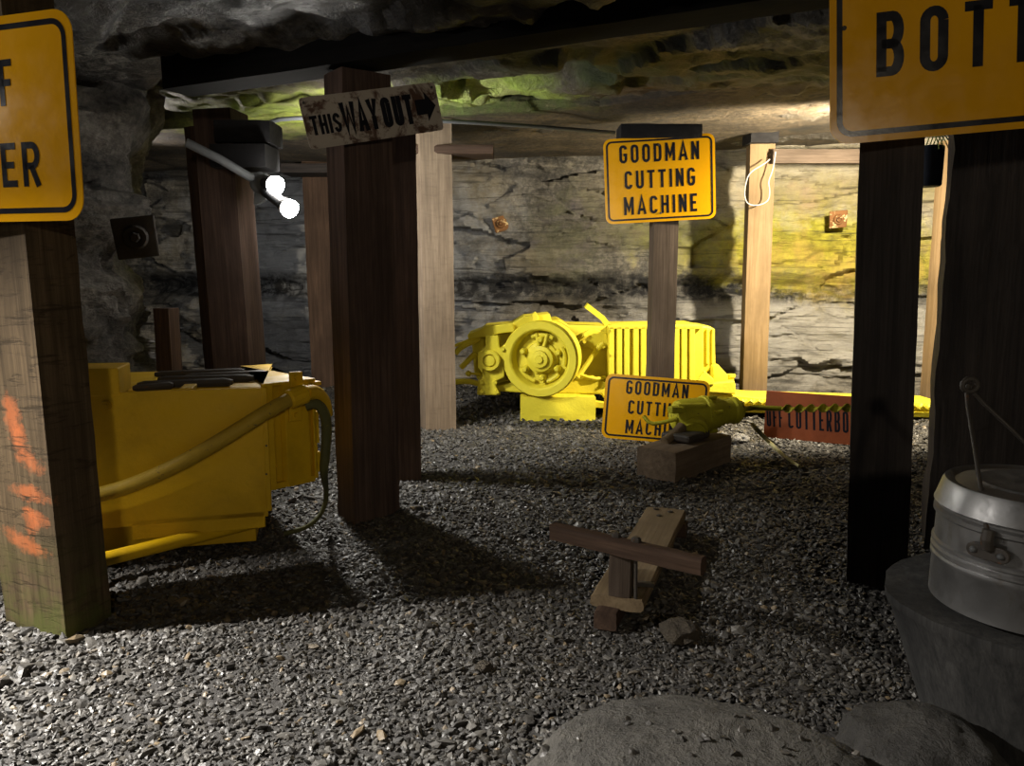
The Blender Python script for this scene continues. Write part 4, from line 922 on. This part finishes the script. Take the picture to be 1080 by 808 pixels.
def bucket():
    zb0 = .318; R = .178
    root = thing('metal_bucket', 'round galvanised metal bucket with lid standing on the log stump', 'bucket', (1.016, 1.44, zb0-.055))
    mb = MB(); mb.lathe((0, 0, 0), (0, 0, 1), [(0, .168), (.004, R), (.075, R*.995), (.08, R*1.012), (.086, R*1.012), (.09, R*.992), (.094, R*1.012), (.100, R*1.012), (.104, R*.99), (.108, R*1.01), (.113, R*1.01), (.117, R*.985), (.163, R*.98), (.167, R*1.01), (.175, R*1.01), (.179, R*.975), (.185, R*.975), (.185, .12)], 72)
    mb.build('body', 'tin', root, smooth=.6)
    mb = MB(); mb.lathe((0, 0, .185), (0, 0, 1), [(0, R*1.0), (.004, R*1.015), (.012, R*1.0), (.05, R*.945), (.058, R*.92), (.056, R*.86), (.052, R*.82), (.058, R*.62), (.062, R*.6), (.06, R*.5), (.06, .001)], 72)
    lid = mb.build('lid', 'tin', root, smooth=.5)
    a0 = rad(-148)
    for a in (a0, a0+PI):
        e = Vector((math.cos(a), math.sin(a), 0)); tn = Vector((-e.y, e.x, 0)); q = e*(R*1.008)+Vector((0, 0, .125))
        mb = MB(); Rm = Matrix((tn, e, Vector((0, 0, 1)))).transposed()
        mb.prism([q+tn*x+Vector((0, 0, z)) for x, z in rrect(.075, .034, .016, 5)], e*.008); mb.tube([q+e*.008+Vector((0, 0, .008)), q+e*.012+Vector((0, 0, .03)), q+e*.008+Vector((0, 0, .052))], .011, 8)
        br_ = mb.build('ear', 'dark_steel', root, bevel=.002)
        for x in (-.024, .024):
            m2 = MB(); m2.ball(q+tn*x+e*.008, .007, 10, 6); m2.build('rivet', 'galv', br_, smooth=1)
    for ch in root.children:                                      # the proportions of a squat pail
        low = ch.name.startswith('body')
        for o in [ch]+list(ch.children):
            for v in o.data.vertices: v.co.z = v.co.z*(1.03 if low else .84)+(0 if low else .035)
    # bail handle standing up and leaning back against the post, with a coiled grip at its top
    e = Vector((math.cos(a0), math.sin(a0), 0)); hz = .125*.84+.035+.03
    p0 = e*(R*1.06)+Vector((0, 0, hz)); p1 = -e*(R*1.06)+Vector((0, 0, hz)); ap = P(1022, 404, 1.62)-root.location
    mb = MB(); mb.tube([p0, p0.lerp(ap, .5)+Vector((-.004, 0, 0)), ap+Vector((-.006, 0, -.02)), ap+Vector((.0, 0, .0)), ap+Vector((.012, .01, -.02)), p1.lerp(ap, .5), p1], .0042, 8, 1); bl_ = mb.build('bail_handle', 'dark_steel', root, smooth=.9)
    mb = MB(); mb.tube([ap+Vector((.016*math.cos(2*PI*i/16), -.004, .014*math.sin(2*PI*i/16)-.004)) for i in range(17)], .0055, 8); mb.build('grip_coil', 'dark_steel', bl_, smooth=.9)
bucket()
# dark can hanging in the gap between the right posts
def can():
    q = P(978, 197, 2.75)
    root = thing('hanging_can', 'small dark can with pale green wires hanging between the right posts', 'can', q)
    mb = MB(); mb.lathe(q, (0, 0, 1), [(0, .040), (.006, .044), (.13, .046), (.135, .044), (.135, .038), (.02, .036)], 24); wpart(mb, 'body', 'black_can', root, smooth=.6)
    for i in range(5):
        a = q+Vector((-.025+.012*i, -.015, .125)); mb = MB(); mb.tube([a, a+Vector((.006, -.02, .05)), a+Vector((.022, -.03, .03)), a+Vector((.03+.004*i, -.035, -.005))], .002, 6, 1); wpart(mb, 'wire', 'green_wire', root, smooth=.9)
    mb = MB(); mb.tube([q+Vector((-.04, 0, .13)), q+Vector((0, 0, .24)), Vector((q.x, q.y, 1.72))], .003, 6); wpart(mb, 'hanger', 'dark_steel', root)
can()

# ------------------------------------------------------------------ bulbs, conduit, wire, rock bolt plates
def flood():
    B1, B2 = P(289, 195, 3.57), P(304, 219, 3.52)
    J = P(276, 191, 3.62)
    root = thing('twin_bulb_lamp', 'twin lit bulb lamp on a steel arm by the dark left post', 'lamp', J)
    e = NT('lit_bulb_glass', .3); e.b.inputs['Emission Color'].default_value = (1, .96, .88, 1); e.b.inputs['Emission Strength'].default_value = 120; e.col((.9, .9, .88))
    mb = MB(); mb.tube([P(196, 150, 3.45), P(232, 168, 3.52), P(264, 187, 3.60), J], .020, 10); wpart(mb, 'arm', 'galv', root, smooth=.8)
    mb = MB(); mb.lathe(J+Vector((0, .03, -.01)), (0, -1, 0), [(0, .05), (.05, .05), (.06, .035)], 20); wpart(mb, 'junction_box', 'galv', root, smooth=.6)
    mb = MB(); mb.pxpoly([(269, 198), (279, 200), (280, 210), (271, 216), (267, 216)], 3.62, .03); wpart(mb, 'bracket', 'galv', root, bevel=.003)
    for Bc, kk in ((B1, 0), (B2, 1)):
        s0 = J+Vector((.012, -.02, -.01-.03*kk)); d = (Bc-s0).normalized(); L = (Bc-s0).length
        mb = MB(); mb.lathe(s0, d, [(0, .02), (.015, .026), (L-.045, .028), (L-.03, .036), (L-.012, .036)], 18); so = wpart(mb, 'socket', 'socket_black', root, smooth=.6)
        mb = MB(); mb.lathe(Bc-d*.02, d, [(0, .026), (.01, .036), (.03, .041), (.045, .038), (.056, .026), (.06, .004)], 20); wpart(mb, 'bulb', e.m, so, smooth=1)
flood()
mb = MB(); mb.tube([P(275, 138, 4.1), P(283, 129, 4.08), P(300, 125, 4.05), P(345, 124, 4.0), P(460, 127, 4.1), P(560, 133, 4.4), P(648, 140, 4.7)], .011, 10, 1)
tag(mb.build('conduit_pipe', 'galv', smooth=.8), 'long thin steel conduit running under the rock roof', 'pipe')
q = 5.27
mb = MB(); mb.tube([P(x, y, q) for x, y in ((812, 168), (806, 173), (790, 182), (786, 195), (785, 208), (789, 216), (800, 217), (811, 212), (812, 200), (810, 192), (815, 180), (817, 168), (818, 160))], .0042, 8, 2)
tag(mb.build('wire_loop', 'white_cable', smooth=.9), 'white wire loop hanging down the pale pine post', 'wire')
def plate(label, c, s, mat, nrm=(0, -1, 0), seed=0, rot=.3):
    n = Vector(nrm).normalized(); u = Vector((0, 0, 1)).cross(n).normalized(); v = n.cross(u)
    root = thing('rock_bolt_plate', label, 'bolt plate', c)
    c = Vector(c); uu = u*math.cos(rot)+v*math.sin(rot); vv = n.cross(uu)
    mb = MB(); mb.prism([c+uu*x*s+vv*y*s-n*.01 for x, y in ((-1, -1), (.9, -1.05), (1.05, .95), (-.95, 1))], n*.02); wpart(mb, 'plate', mat, root, bevel=.006)
    mb = MB(); mb.lathe(c+n*.008, n, [(0, s*.62), (.02, s*.5), (.02, s*.3), (.006, s*.28)], 20); mb.lathe(c+n*.0, n, [(0, s*.25), (.04, s*.25), (.045, s*.18)], 6); wpart(mb, 'bolt_nut', mat, root)
plate('rusty square bolt plate on the back wall between the posts', P(528, 236, 6.30), .06, 'rust')
plate('rusty bolt plate on the mossy back wall at right', P(884, 231, 5.70), .062, 'rust', (-.2, -1, -.3), rot=.1)
plate('dark square bolt plate on the left rock pillar', P(143, 250, 3.30), .085, 'dark_plate', (.35, -.9, -.1), rot=.15)
# pale stones lying below the drill
def chip(label, x, y, r, mat, seed):
    c = G(x, y, r*.3); return boulder('stone', label, 'stone', c, (r, r*.8, r*.6), mat, seed, .5, 3)
m_w = rock('pale_stone', (.3, .29, .27), (.42, .4, .37), (.55, .53, .5), (2, 2, 2))
m_t = rock('tan_stone', (.05, .04, .028), (.08, .064, .044), (.11, .09, .065), (2, 2, 2))
chip('pale grey stone lying right of the drill block', 781, 462, .045, m_w, 1.7)
chip('small tan stone on the gravel left of the plank tool', 510, 703, .02, m_t, 3.9)
chip('flat brown stone on the gravel right below the plank tool', 718, 665, .05, m_t, 6.1)
